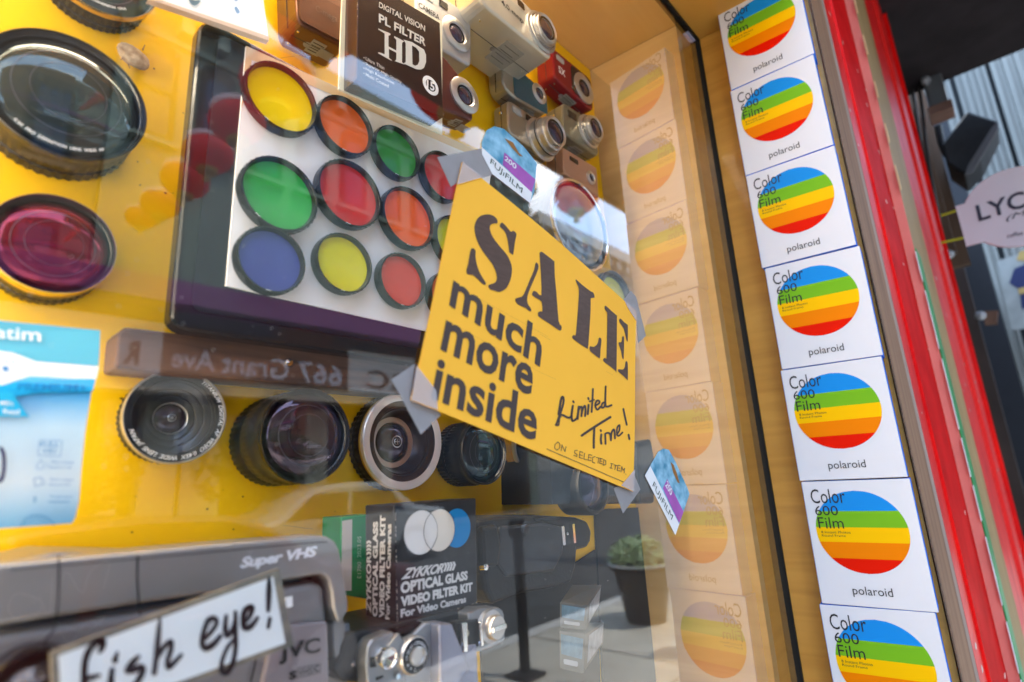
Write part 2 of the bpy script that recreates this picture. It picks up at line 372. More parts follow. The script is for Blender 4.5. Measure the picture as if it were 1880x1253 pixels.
lampt = thing('case_lamp', 'slim warm strip lamp under the case ceiling, its glow on the top cameras', 'lamp', (.05, .03, ZC))
b = MB(); b.box((-.75, .022, ZC - .022), (.50, .050, ZC - .0005)); part('housing', b, SILP, lampt)
GLOW = bpy.data.materials.new('warm_lamp_diffuser'); GLOW.use_nodes = True; gb_ = GLOW.node_tree.nodes['Principled BSDF']; gb_.inputs['Emission Color'].default_value = (1, .84, .60, 1); gb_.inputs['Emission Strength'].default_value = LAMP
b = MB(); b.box((-.74, .024, ZC - .028), (.49, .048, ZC - .0225)); part('diffuser', b, GLOW, lampt)
b = MB(); b.box((-.352, .022, ZF), (-.335, .052, ZC - .03)); part('added_fill_housing', b, SILP, lampt)  # upright strip added out of view to brighten the lower part of the case
b = MB(); b.box((-.3345, .024, ZF + .01), (-.329, .050, ZC - .04)); part('added_fill_diffuser', b, GLOW, lampt)

shop = thing('shop_building', 'shop building round the window, plain dark upper wall above a red shopfront', 'building', (2, 3, 0))
DARKW = mat('dark_shop_wall', (.045, .04, .04), .6, var=.3, vscale=4)
b = MB(); b.box((-8, -.15, ZC + .04), (.9, .3, 3.25)); b.box((-8, -.15, 0), (-1.41, .3, ZC + .04)); b.box((-1.41, -.15, 0), (.9, .3, ZF - .06)); part('front_wall', b, DARKW, shop)
b = MB(); b.box((-8, .32, 0), (14, 9, 3.25)); part('rear_block', b, DARKW, shop)
aw = thing('shop_awning', 'dark flat awning projecting over the pavement above the window', 'awning', (2, -.9, 3.1))
rr = ray(700, 112); ZA = H + rr.z / rr.y * (1.5 + D)
b = MB(); b.box((.45, -1.5, ZA), (3.4, -.2, ZA + .06)); part('canvas', b, mat('awning_canvas', (.018, .012, .014), .8, var=.3), aw)
b = MB(); b.box((.45, -1.53, ZA - .03), (3.4, -1.501, ZA + .10)); part('front_rail', b, mat('awning_rail', (.015, .01, .012), .6), aw)

cs = thing('added_sky_blocker', 'tall plain unseen building added on the left to block low sky light', 'building', (-18, -6, 0))  # unseen mass added to cut low sky light on the film boxes
b = MB(); b.box((-24, -13, 0), (-17, 3, 11)); part('wall', b, mat('sky_blocker_wall', (.30, .27, .22), .8, var=.2), cs)

# red shopfront frame to the right of the window, an open fold of painted boards seen edge on
RED = mat('red_gloss_paint', (.90, .010, .006), .38, coat=.15, spec=.15, var=.22, vscale=9, bump=.12, bscale=25, vcol=(.66, .004, .006))
RED_LIT = mat('lit_red_paint', (.85, .24, .19), .45, spec=.15, var=.2, vscale=6)  # lighter copy of the red: light on the side face put into the colour
def x_at(u, y, v=626): return P(u, v, y).x
def y_at(u, x, v=626): return PX(u, v, x).y
rf = thing('shopfront_frame', 'bright red painted shopfront frame with a side edge coloured pink for the light on it, right of the film boxes', 'shopfront frame', (1.4, -.19, .3))
ys = -.1834
pts = [(e3_ + .001, ys)]
def seg(u, kind):
    x, y = pts[-1]
    pts.append((x_at(u, y), y) if kind == 'x' else (x, y_at(u, x)))
for u, k in ((1668, 'x'), (1674, 'y'), (1701, 'x'), (1720, 'y'), (1726, 'x'), (1743, 'x'), (1760, 'x'), (1768, 'y'), (1775, 'x'), (1784, 'y')): seg(u, k)
def vstrip(i, mt, nm='board', z0=.0, z1=3.4, lab=None):
    (xa, ya), (xb, yb) = pts[i], pts[i + 1]
    bb = MB(); A = Vector((xa, ya, z0)); B_ = Vector((xb, yb, z0)); up = Vector((0, 0, z1 - z0))
    if abs(ya - yb) < 1e-6: bk = Vector((0, .012, 0))
    else: bk = Vector((.0015, 0, 0)); A.x -= .003; B_.x -= .003; A.y += .004
    return part(nm, bb.prism([A, B_, B_ + up, A + up], bk), mt, rf, lab)
WDS = plywood('raw_timber_strip', (.45, .30, .12), (.26, .15, .05), (40, 3, 1), .6, 0)
vstrip(0, RED); vstrip(1, RED); vstrip(2, mat('dark_red_paint', (.74, .003, .004), .55, spec=.03, var=.3, vscale=10)); vstrip(3, RED_LIT, 'return_edge', lab='side edge coloured pink for the light on it')
WDS0 = WDS; vstrip(4, WDS0, 'timber_strip')
(xa, ya), (xb, yb_) = pts[4], pts[5]; b = MB(); b.box((xa, ya - .003, .4), (xb - .01, ya - .001, H + .42)); part('tape_strip', b, mat('green_tape', (.03, .33, .09), .4, var=.3, vscale=30), rf, 'green edged tape strip')
vstrip(5, WDS, 'timber_strip'); vstrip(6, RED); vstrip(7, mat('bright_red_paint', (.85, .035, .03), .4, spec=.15), 'return_edge'); vstrip(8, RED); vstrip(9, RED, 'return_edge')
x4, y4 = pts[4]; b = MB(); zz = H - .9
while zz < H + .38:
    l = random.uniform(.06, .16); b.box((x4 - .012, y4 - .002, zz), (x4 + .006 + random.uniform(-.004, .01), y4 - .0005, zz + l)); zz += l + random.uniform(.01, .03)
part('torn_white_paper', b, mat('torn_paper', (.8, .8, .78), .8, var=.3, vscale=40), rf)
for i in range(9):
    b = MB(); zz = H + .55 + i * .115; hh_ = .03 + .04 * random.random(); b.prism([Vector((x4 - .02, y4 - .004, zz)), Vector((x4 - .004, y4 - .004, zz + .01)), Vector((x4 - .006, y4 - .004, zz + hh_)), Vector((x4 - .014, y4 - .004, zz + hh_ * 1.1))], Vector((0, .002, 0)))
    part('paint_chip', b, mat('bare_wood_chip', (.75, .5, .25), .7), rf)

CHIP = mat('pale_paint_chip', (.75, .62, .52), .8)
for i in range(34):
    k = random.choice((0, 2, 6, 8)); (xa, ya), (xb, yb_) = pts[k], pts[k + 1]
    if abs(ya - yb_) > 1e-6: continue
    zz = H + random.uniform(-.45, .9); f_ = random.random(); xx = xa + (xb - xa) * f_; w_ = random.uniform(.004, .012) * (1 + 1.5 * (xx - 1)); h_ = random.uniform(.0015, .006)
    b = MB(); b.prism([Vector((xx + w_ * math.cos(a) * random.uniform(.6, 1), ya - .0006, zz + h_ * math.sin(a) * random.uniform(.6, 1))) for a in [j * math.pi / 4 for j in range(8)]], Vector((0, .0004, 0))); part('paint_chip', b, CHIP, rf)

# beyond the red frame
xe, ye = pts[-1]
nb = thing('neighbour_shopfront', 'dark timber shopfront receding beyond the red frame', 'shopfront', (8, -.1, 0))
b = MB(); b.box((xe + .02, -.12, 0), (14, .3, 3.3)); part('wall', b, mat('dark_brown_timber', (.03, .018, .014), .55, var=.5, vscale=6, stretch=(1, 1, .2)), nb)
for uu0, uu1, xx, mt in ((1786, 1806, 4.6, mat('dark_brown_post', (.055, .035, .028), .5, var=.4, vscale=5)), (1806, 1852, 6.0, mat('blue_black_post', (.012, .014, .02), .35, var=.2))):
    ya = y_at(uu1, xx); b = MB(); b.box((xx, ya, 0), (xx + .25, -.12, 4.5)); part('post', b, mt, nb)
b = MB()
for u, xx in ((1650, 3.6), (1668, 3.9)):
    ya = y_at(u, xx, 60); b.box((xx, ya, H + 1.0), (xx + .06, -.13, 5)); 
part('brown_board', b, mat('brown_board', (.13, .075, .045), .6, var=.4, vscale=8, stretch=(1, 1, .15)), nb)

b = MB(); b.prism([PX(u, v, 3.4) for u, v in ((1667, 214), (1676, 212), (1685, 246), (1677, 250))], Vector((.02, 0, 0))); part('orange_label', b, mat('orange_label', (.75, .28, .02), .6), nb)
for q_ in (((1640, -20), (1668, 120), (1690, 260), (1722, 420)), ((1655, -20), (1690, 180), (1705, 300), (1745, 520), (1790, 760))):
    b = MB(); b.tube([PX(u, v, 3.35) for u, v in smoothed(q_, 5, False)], .008, 6); part('hanging_wire', b, mat('dark_cable', (.03, .025, .025), .5), nb)
for u, v in ((1698, 342), (1742, 468), (1800, 580), (1700, 150)):
    b = MB(); b.lathe(PX(u, v, 3.3), [(.0001, .03), (.018, .025), (.022, 0)], Vector((-1, 0, 0)), 12); part('fixing_bolt', b, SILP, nb)
b = MB(); b.prism([PX(u, v, 4.4) for u, v in ((1806, 572), (1832, 570), (1830, 592), (1808, 594))], Vector((.1, 0, 0))); part('rusty_hinge', b, mat('rusty_hinge', (.16, .08, .05), .7, var=.4), nb)

dp = thing('downpipe', 'square grey metal downpipe hanging beside the dark shopfront at upper right', 'downpipe', (3.3, -.6, 3))
xx = 3.3; b = MB(); p0 = PX(1680, 100, xx); p1 = PX(1719, 100, xx)
zb = PX(1722, 196, xx).z
b.box((xx, p1.y, zb), (xx + .10, p0.y, 5.5)); part('pipe', b, mat('grey_pipe_metal', (.16, .17, .175), .35, metal=.4, var=.15), dp, bevel=.015)
b = MB(); b.box((xx - .015, p1.y - .01, zb - .04), (xx + .11, p0.y + .01, zb + .01)); part('bracket', b, mat('rust_bracket', (.22, .12, .09), .7, var=.4), dp, bevel=.006)

sp = thing('wall_speaker', 'black box loudspeaker tilted on a bracket in front of pale shutters', 'speaker', tuple(PX(1780, 265, 3.6)))
c = [PX(u, v, 3.6) for u, v in ((1728, 265), (1776, 203), (1834, 222), (1800, 292), (1772, 322), (1738, 300))]
b = MB(); b.prism(c, Vector((.28, 0, 0))); part('cabinet', b, BLK, sp, bevel=.012)
b = MB(); b.prism([PX(u, v, 3.59) for u, v in ((1772, 322), (1778, 306), (1822, 236), (1833, 226), (1832, 240), (1786, 318))], Vector((-.02, 0, 0))); part('grille', b, mat('grey_grille', (.10, .10, .11), .6), sp)
b = MB(); b.tube([PX(1722, 232, 3.65), PX(1728, 262, 3.65), PX(1738, 285, 3.65)], .018); part('bracket', b, BLKM, sp)

can = thing('dark_canopy', 'black canopy underside over the far shutters with a small ceiling lamp', 'canopy', (7, -1.5, 4))
q = [PX(1722, 134, 6.5), PX(1900, 66, 6.5), PX(1960, -200, 6.5), PX(1640, -200, 6.5)]
b = MB(); b.prism(q, Vector((.05, 0, 0))); part('canopy_board', b, mat('black_canopy', (.006, .006, .009), .5), can)
lp = PX(1775, 38, 6.3); b = MB(); b.lathe(lp, [(0, .0), (.16, 0), (.19, .08), (.12, .16), (0, .18)], Vector((-1, 0, 0)), 20); part('lamp_housing', b, mat('dusty_black', (.03, .028, .03), .5, var=.5, vscale=12), can, smooth=True)
b = MB(); b.prism([PX(u, v, 6.05) for u, v in ((1738, 14), (1782, -4), (1784, 8), (1742, 26))], Vector((.04, 0, 0))); part('lamp_bracket', b, SILP, can)
sh = thing('roller_shutters', 'pale ribbed metal shutters under the black canopy', 'shutters', (9.4, -2, 0))
SHM = mat('pale_shutter_metal', (.21, .215, .20), .45, metal=.3, var=.3, vscale=2.5, stretch=(1, 6, .2))
for (u0, u1) in ((1722, 1786), (1797, 1862), (1872, 1990)):
    a_, b_ = PX(u0, 300, 9).y, PX(u1, 300, 9).y; b = MB(); n = 9
    for i in range(n):
        ya = a_ + (b_ - a_) * i / n; yb = a_ + (b_ - a_) * (i + 1) / n - .004 * (1 if b_ > a_ else -1)
        b.box((9 + .03 * (i % 2), min(ya, yb), .2), (9.08, max(ya, yb), 7.5))
    part('shutter_panel', b, SHM, sh)
b = MB(); b.box((9.12, -3.0, 0), (9.3, .6, 9)); part('dark_frame', b, mat('dark_frame', (.02, .025, .03), .5), sh)

sg = thing('round_hanging_sign', 'round white shop sign with a square tab and dark lettering, hung out over the pavement', 'sign', tuple(PX(1868, 378, 2.3)))
XS = 2.3; cc = PX(1868, 379, XS); ed = PX(1868, 306, XS); rs_ = (ed - cc).length
disc = [cc + Vector((0, math.cos(a) * rs_ * 1.02, math.sin(a) * rs_)) for a in [i * math.pi / 24 for i in range(48)]]
SGW = mat('white_sign_board', (.60, .62, .68), .45, var=.04, vscale=9)
b = MB(); b.prism(disc, Vector((.012, 0, 0))); part('disc', b, SGW, sg, bevel=.002)
b = MB(); b.prism([PX(u, v, XS - .0005) for u, v in ((1754, 379), (1803, 364), (1820, 440), (1774, 452))], Vector((.010, 0, 0))); part('tab', b, SGW, sg)
def SQ(q, x):
    f = hom(q)
    return lambda s, t, d=0: PX(*f(s, t), x) - Vector((d, 0, 0))
b = MB(); g = SQ(((1790, 378), (1922, 336), (1930, 366), (1797, 408)), XS - .001)
text(b, 'LYCO', g, .001, bold=.02)
g = SQ(((1846, 397), (1960, 360), (1962, 372), (1848, 409)), XS - .001); part('name_lettering', b, mat('dark_blue_lettering', (.03, .035, .06), .5), sg); b = MB(); text(b, '(Mobile)', g, .001, shear=.3)
g = SQ(((1848, 430), (1920, 414), (1921, 422), (1849, 438)), XS - .001); text(b, 'coffee & more', g, .001)
part('lettering', b, mat('dark_blue_lettering', (.03, .035, .06), .5), sg)
CORD = mat('lime_cord', (.35, .5, .03), .5)
for v0, v1 in ((396, 386), (446, 436)):
    b = MB(); b.tube([PX(1728, v0, XS + .02), PX(1760 + (v0 - 396) * .28, v1, XS + .004)], .004); part('cord', b, CORD, sg)

po = thing('figure_poster', 'blurred white poster showing a navy and yellow shape, below the round sign', 'poster', tuple(PX(1870, 540, 8)))
g = SQ(((1830, 480), (1905, 455), (1925, 600), (1856, 606)), 8.0)
b = MB(); b.prism([g(s, t) for s, t in ((0, 0), (1, 0), (1, 1), (0, 1))], Vector((.02, 0, 0))); part('sheet', b, mat('pale_poster', (.24, .25, .24), .6, var=.2), po)
b = MB()
for poly in (((1853, 520), (1862, 494), (1880, 486), (1905, 484), (1905, 560), (1876, 568), (1872, 532)),): b.flat([PX(u, v, 7.99) for u, v in poly])
part('navy_shape', b, mat('navy_print', (.004, .01, .06), .5), po)
b = MB(); b.flat([PX(u, v, 7.98) for u, v in ((1869, 530), (1895, 524), (1896, 536), (1871, 541))]); part('yellow_shape', b, mat('ochre_print', (.3, .2, .06), .5), po); b = MB(); b.flat([PX(u, v, 7.98) for u, v in ((1866, 478), (1872, 462), (1890, 458), (1890, 480))]); part('yellow_shape', b, mat('ochre_print', (.6, .4, .1), .5), po)
b = MB(); b.prism([PX(u, v, 8.3) for u, v in ((1800, 600), (1990, 590), (1990, 1400), (1900, 1400))], Vector((.1, 0, 0)))
t = thing('sunlit_stall', 'bright pink and red blurred stall front at the right edge', 'stall', tuple(PX(1880, 1100, 7)))
b = MB(); b.prism([PX(u, v, 6.2) for u, v in ((1868, 1040), (1990, 1030), (1990, 1500), (1876, 1500))], Vector((.3, 0, 0))); part('front_panel', b, mat('pink_panel', (.8, .42, .38), .5, var=.3, vscale=3), t)
b = MB(); b.prism([PX(u, v, 6.15) for u, v in ((1866, 1036), (1990, 1020), (1990, 1044), (1867, 1056))], Vector((.1, 0, 0))); part('red_rail', b, RED, t)

# ================================================================== FILM BOXES on the reveal
BH = .1584; BW = .1252; BT = .034
tl = PR(1433.2, 680.1, BT); ZB0 = tl.z
k0 = (Vector((tl.x, tl.y, 0)) - Vector((RP0.x, RP0.y, 0))).dot(RD)
BLU = mat('blue_box_side', (.01, .20, .90), .5, spec=.1)
BXW = mat('white_glossy_carton', (.68, .668, .70), .32, coat=.25, var=.02, vscale=30)
STR = [mat('stripe_' + n, c, .4, spec=.06) for n, c in (('blue', (.01, .24, .66)), ('green', (.17, .42, .015)), ('yellow', (.88, .48, .0)), ('orange', (.80, .20, .0)), ('red', (.70, .008, .0)))]
def film_box(i, label):
    z1 = ZB0 + BH * i - .0008; z0 = z1 - BH + .0016
    j = random.uniform(-.0012, .0012); kk = k0 + j
    o0 = rv(kk, 0, z0)
    t = thing('film_box', label, 'film box', tuple(o0), 'film boxes stacked up the window reveal')
    A = lambda s, tt, d=0: rv(kk - BW * s, BT + d, z1 + (z0 - z1) * tt)
    if i == IB0:
        b = MB(); b.prism([A(0, 0), A(1, 0), A(1, 1), A(0, 1)], RN * (BT - .0005), 0, 1); part('carton', b, [BXW, BLU], t, bevel=.0005, bseg=1)
        b = MB(); cx_, cy_, rr_ = .487, .415, .418; ar = BW / BH; n = 60
        cuts = [-1, -.50, -.10, .26, .65, 1]
        for k in range(5):
            lo, hi = cuts[k], cuts[k + 1]; pl = []
            for q_ in range(21):
                y = lo + (hi - lo) * q_ / 20; pl.append((math.sqrt(max(0, 1 - y * y)), y))
            full = pl + [(-x, y) for x, y in reversed(pl)]
            b.add([A(cx_ + x * rr_, cy_ + y * rr_ * ar, .0003) for x, y in full], [tuple(range(len(full)))], k)
        part('striped_disc', b, STR, t)
        b = MB()
        text(b, 'Color', A, .0006, 0, (.072, .065, .40, .185)); text(b, '600', A, .0006, 0, (.09, .205, .31, .285))
        text(b, 'Film', A, .0006, 0, (.10, .30, .34, .392)); text(b, '8 Instant Photos', A, .0006, 0, (.115, .412, .39, .432)); text(b, 'Round Frame', A, .0006, 0, (.115, .441, .34, .459))
        part('product_lettering', b, INK, t); b = MB(); text(b, 'polaroid', A, .0006, 0, (.31, .845, .66, .93)); part('name_lettering', b, INK, t)
    return t
IB0 = 0
labs = {1: 'third film box above the lowest one, just over the middle of the white stack, rainbow disc opposite the sale sign top',
        }
names = [(4, 'top film box of the white stack, its rainbow disc cut by the upper picture edge'),
         (3, 'second film box from the top of the white stack beside the plywood'),
         (2, 'third film box from the top of the white stack'),
         (1, 'middle film box of the white stack, fourth from the top'),
         (0, 'film box fifth from the top of the white stack'),
         (-1, 'film box second from the bottom of the white stack, largest whole rainbow disc'),
         (-2, 'lowest film box of the white stack, cut by the bottom picture edge')]
proto = film_box(0, names[4][1])
for i, lab in names:
    if i == 0: continue
    c = proto.copy(); COL.objects.link(c); c.location = Vector(proto.location) + Vector((random.uniform(-.0010, .0006), random.uniform(-.0022, .0022), BH * i)); c['label'] = lab; c.rotation_euler = (R(random.uniform(-.35, .35)), 0, R(random.uniform(-.5, .5)))
    for ch in list(proto.children):
        d = ch.copy(); COL.objects.link(d); d.parent = c

# ================================================================== SALE SIGN, taped outside on the pane
YS = -.0016
ORG = mat('orange_sale_paper', (1.0, .505, .05), .6, spec=.12, var=.05, vscale=12)
def warp(p):                                  # the sheet bows slightly off the glass between its tapes
    a = (p.x - .225) / .32; c = (p.z - H + .02) / .27
    p = p.copy(); p.y -= .0035 * max(0, math.sin(math.pi * min(1, max(0, a)))) * (.35 + .65 * math.sin(math.pi * min(1, max(0, c)))) + .0008 * math.sin(a * 9 + c * 4); return p
sale = thing('sale_sign', 'tilted orange paper sign reading SALE much more inside, taped to the glass', 'sign', tuple(P(960, 600, YS)))
b = MB(); sg_q = ((848, 298), (1169, 572), (1160, 903), (753, 735)); g = Q(sg_q, YS)
gw = lambda s, t, d=0: warp(g(s, t, d)); b.grid(gw, 26, 20); b.grid(lambda s, t, d=0: gw(s, t, -.0005), 26, 20); part('paper', b, ORG, sale, smooth=True)
BRN = mat('brown_black_marker', (.105, .06, .045), .5, var=.25, vscale=90, stretch=(1, 1, 4)); BRN2 = mat('dark_print', (.065, .045, .04), .5)
fS = lambda u, v: warp(P(u, v, YS)) - Vector((0, .0004, 0))
A1 = lambda L: [fS(840 + x / 5.222, 380 + y / 5.222) for x, y in smoothed(L, 3)]
A2 = lambda L: [fS(930 + x / 5.0125, 460 + y / 5.0125) for x, y in smoothed(L, 2)]
b = MB()
b.flat(A1([(153, 215), (165, 150), (200, 100), (255, 80), (310, 84), (350, 110), (368, 140), (365, 165), (335, 167), (305, 180), (296, 210), (305, 255), (335, 315), (390, 390), (440, 450), (475, 510), (498, 580), (498, 650), (480, 725), (445, 790), (395, 820), (370, 822), (330, 808), (300, 800), (280, 775), (285, 755), (315, 745), (345, 730), (360, 690), (350, 630), (320, 560), (270, 490), (210, 400), (170, 310)]))
b.flat(A1([(410, 160), (400, 165), (388, 195), (430, 240), (455, 300), (470, 390), (475, 440), (500, 463), (512, 462), (530, 340), (541, 290), (540, 265), (515, 240), (490, 248), (460, 210), (430, 175)]))
b.flat(A1([(135, 402), (118, 415), (105, 470), (90, 560), (75, 610), (78, 645), (100, 655), (135, 660), (170, 690), (225, 745), (250, 752), (256, 735), (235, 700), (195, 625), (170, 545), (160, 470), (162, 425)]))
b.flat(A2([(247, 122), (235, 140), (228, 185), (180, 300), (140, 400), (115, 435), (70, 447), (57, 462), (72, 495), (110, 520), (155, 540), (175, 562), (197, 571), (198, 545), (175, 510), (163, 465), (175, 400), (215, 300), (262, 185), (262, 140)]))
b.flat(A2([(278, 35), (288, 25), (305, 30), (400, 105), (410, 130), (412, 240), (425, 400), (445, 660), (468, 700), (473, 728), (462, 747), (440, 738), (380, 695), (280, 628), (262, 608), (262, 580), (285, 570), (299, 568), (293, 485), (255, 455), (210, 423), (210, 400), (225, 382), (250, 395), (290, 424), (287, 240), (277, 70)]))
b.flat(A2([(606, 285), (618, 282), (660, 320), (750, 385), (775, 395), (788, 440), (755, 447), (748, 465), (745, 560), (725, 800), (715, 905), (700, 908), (640, 870), (575, 822), (570, 800), (585, 788), (600, 790), (610, 700), (630, 480), (636, 370), (625, 330)]))
b.flat(A2([(820, 815), (835, 812), (846, 835), (835, 920), (830, 992), (818, 998), (780, 970), (735, 935), (730, 898), (740, 890), (765, 897), (795, 880), (812, 850)]))
b.flat(A2([(887, 520), (900, 517), (950, 560), (1000, 600), (1006, 620), (1000, 800), (990, 1108), (978, 1112), (930, 1075), (865, 1030), (862, 1005), (880, 995), (892, 1000), (900, 850), (910, 600), (902, 570), (885, 545)]))
b.flat(A2([(1030, 635), (1045, 632), (1075, 662), (1108, 685), (1113, 705), (1110, 830), (1100, 835), (1090, 800), (1070, 720), (1030, 665)]))
b.flat(A2([(1055, 798), (1068, 795), (1074, 815), (1066, 990), (1058, 1003), (1048, 985), (1040, 930), (1018, 870), (1020, 850), (1040, 850), (1050, 830)]))
b.flat(A2([(1083, 1030), (1095, 1022), (1106, 1050), (1103, 1185), (1095, 1193), (1060, 1160), (1008, 1120), (1005, 1102), (1020, 1098), (1055, 1100), (1075, 1075)]))
part('stencil_lettering', b, BRN, sale)
# printed words: bounding boxes on the sheet
Z = 3.9136; zc = lambda x, y: (780 + x / Z, 500 + y / Z)
b = MB()
for wd, tl_, bl_, br_, tr_ in (('much', (213, -20), (163, 245), (806, 690), (834, 432)), ('more', (144, 345), (98, 563), (748, 900), (768, 690)), ('inside', (88, 605), (30, 912), (783, 1222), (806, 930))):
    g0_ = Q((zc(*tl_), zc(*tr_), zc(*br_), zc(*bl_)), YS); text(b, wd, lambda s, t, d=0: warp(g0_(s, t)) - Vector((0, .0005, 0)), 0, bold=.022)
part('printed_words', b, BRN2, sale)
Z3 = 6.2667; L3 = lambda L: [(1000 + x / Z3, 700 + y / Z3) for x, y in L]
b = MB(); W_ = 3.9
for L, w_ in (([(110, 508), (135, 430), (165, 330), (185, 250), (182, 195), (165, 192), (152, 250), (140, 340), (135, 390), (180, 395), (240, 425), (275, 410), (285, 340), (292, 290)], W_), ([(100, 508), (135, 510), (145, 430), (160, 415)], 2.6), ([(285, 330), (280, 400), (290, 460), (320, 450), (345, 420), (355, 340), (360, 300)], W_), ([(350, 440), (358, 340), (385, 300), (395, 330), (390, 410), (400, 340), (425, 290), (435, 330), (432, 408)], W_ * .9),
        ([(462, 385), (468, 300), (468, 280)], W_), ([(462, 200), (468, 215)], 3.4), ([(294, 238), (300, 250)], 3.6), ([(515, 98), (512, 220), (505, 360)], W_ * .9), ([(480, 240), (530, 222)], 3), ([(545, 290), (590, 260), (588, 235), (560, 235), (545, 290), (570, 335), (605, 300)], W_ * .9), ([(655, 250), (625, 265), (620, 310), (650, 300), (660, 240), (666, 68), (662, 240), (675, 300), (735, 282)], W_ * .9),
        ([(400, 630), (500, 560), (600, 495), (722, 420)], 4.4), ([(540, 545), (538, 660), (540, 770)], 4.0), ([(622, 620), (618, 680), (625, 722)], W_), ([(612, 568), (618, 580)], 3.4), ([(672, 725), (668, 640), (668, 610), (700, 600), (725, 620), (733, 685), (738, 600), (765, 560), (775, 600), (780, 662)], W_ * .9), ([(800, 620), (830, 570), (832, 510), (805, 540), (800, 600), (820, 635), (868, 595)], W_ * .8), ([(880, 325), (900, 420), (920, 505)], 3.6), ([(942, 620), (952, 670)], 3.8)):
    stroke(b, L3(L), w_, fS, sm=3)
for L in ([(135, 705), (100, 730), (95, 775), (125, 798), (155, 765), (150, 720), (125, 703)], [(170, 805), (178, 735), (215, 815), (224, 755)], [(355, 800), (325, 800), (325, 830), (352, 845), (350, 870), (315, 855)], [(418, 825), (385, 812), (378, 882), (415, 892)], [(382, 848), (412, 858)], [(438, 832), (430, 900), (465, 905)], [(522, 855), (485, 848), (478, 912), (515, 915)], [(482, 880), (515, 885)], [(556, 870), (530, 880), (528, 935), (555, 945)], [(570, 880), (632, 895)], [(600, 888), (592, 945)], [(645, 900), (618, 895), (610, 945), (640, 955)], [(615, 922), (638, 927)], [(658, 905), (650, 970), (682, 960), (680, 920), (655, 905)], [(735, 950), (765, 955)], [(750, 952), (740, 1002)], [(728, 1000), (755, 1005)], [(775, 965), (812, 975)], [(795, 970), (785, 1020)], [(845, 975), (820, 970), (812, 1030), (842, 1035)], [(816, 1000), (842, 1005)], [(855, 1048), (865, 985), (880, 1030), (898, 1005), (893, 1060)], [(912, 1070), (914, 1074)]):
    stroke(b, L3(L), 1.15, fS, sm=1)
stroke(b, [(1001, 825), (1150, 889)], 1.1, fS, sm=1)
part('handwriting', b, BRN2, sale)
b = MB()
for a_, c_ in (((842, 530), (1000, 620)), ((815, 588), (985, 684)), ((985, 615), (1120, 690)), ((985, 684), (1015, 698))): stroke(b, [a_, c_], .28, fS, sm=1)
part('pencil_line', b, mat('pencil_line', (.45, .22, .05), .6), sale)
TAPE = mat('grey_adhesive_tape', (.34, .32, .325), .22, var=.10, vscale=40, bump=.25, bscale=220); TAPE.node_tree.nodes['Principled BSDF'].inputs['Alpha'].default_value = .84
def tapemat():
    m_ = mat('clear_tape_film', (.62, .58, .60), .25); t = m_.node_tree; b_ = t.nodes['Principled BSDF']; b_.inputs['Alpha'].default_value = .42; return m_
CLR = tapemat()
for lab, grey, over in (('grey tape piece over the top left corner of the sale sign', ((803, 289), (884, 273), (904, 322), (884, 327), (848, 298), (840, 336), (828, 343)), ((848, 298), (884, 327), (838, 340))),
                        ('grey tape piece holding the right hand top corner of the sale sign', ((1145, 551), (1158, 534), (1168, 545), (1186, 617), (1171, 631), (1169, 572)), ((1145, 551), (1169, 572), (1168, 590), (1152, 566))),
                        ('grey tape piece over the lower left corner of the sale sign', ((719, 697), (762, 668), (753, 735), (806, 756), (810, 762), (773, 798)), ((762, 672), (797, 718), (800, 754), (753, 735))),
                        ('grey tape piece at the bottom right corner of the sale sign', ((1127, 897), (1135, 893), (1160, 903), (1162, 866), (1176, 899), (1144, 943)), ((1137, 892), (1162, 862), (1160, 903)))):
    t = thing('tape_piece', lab, 'tape', tuple(P(*grey[0], YS)), 'tape pieces at the sale sign corners')
    b = MB(); b.prism([P(u, v, -.0004) for u, v in grey], Vector((0, .0003, 0))); part('film_on_glass', b, TAPE, t)
    b = MB(); b.prism([warp(P(u, v, YS)) - Vector((0, .0009, 0)) for u, v in over], Vector((0, .0003, 0))); part('film_on_paper', b, CLR, t)

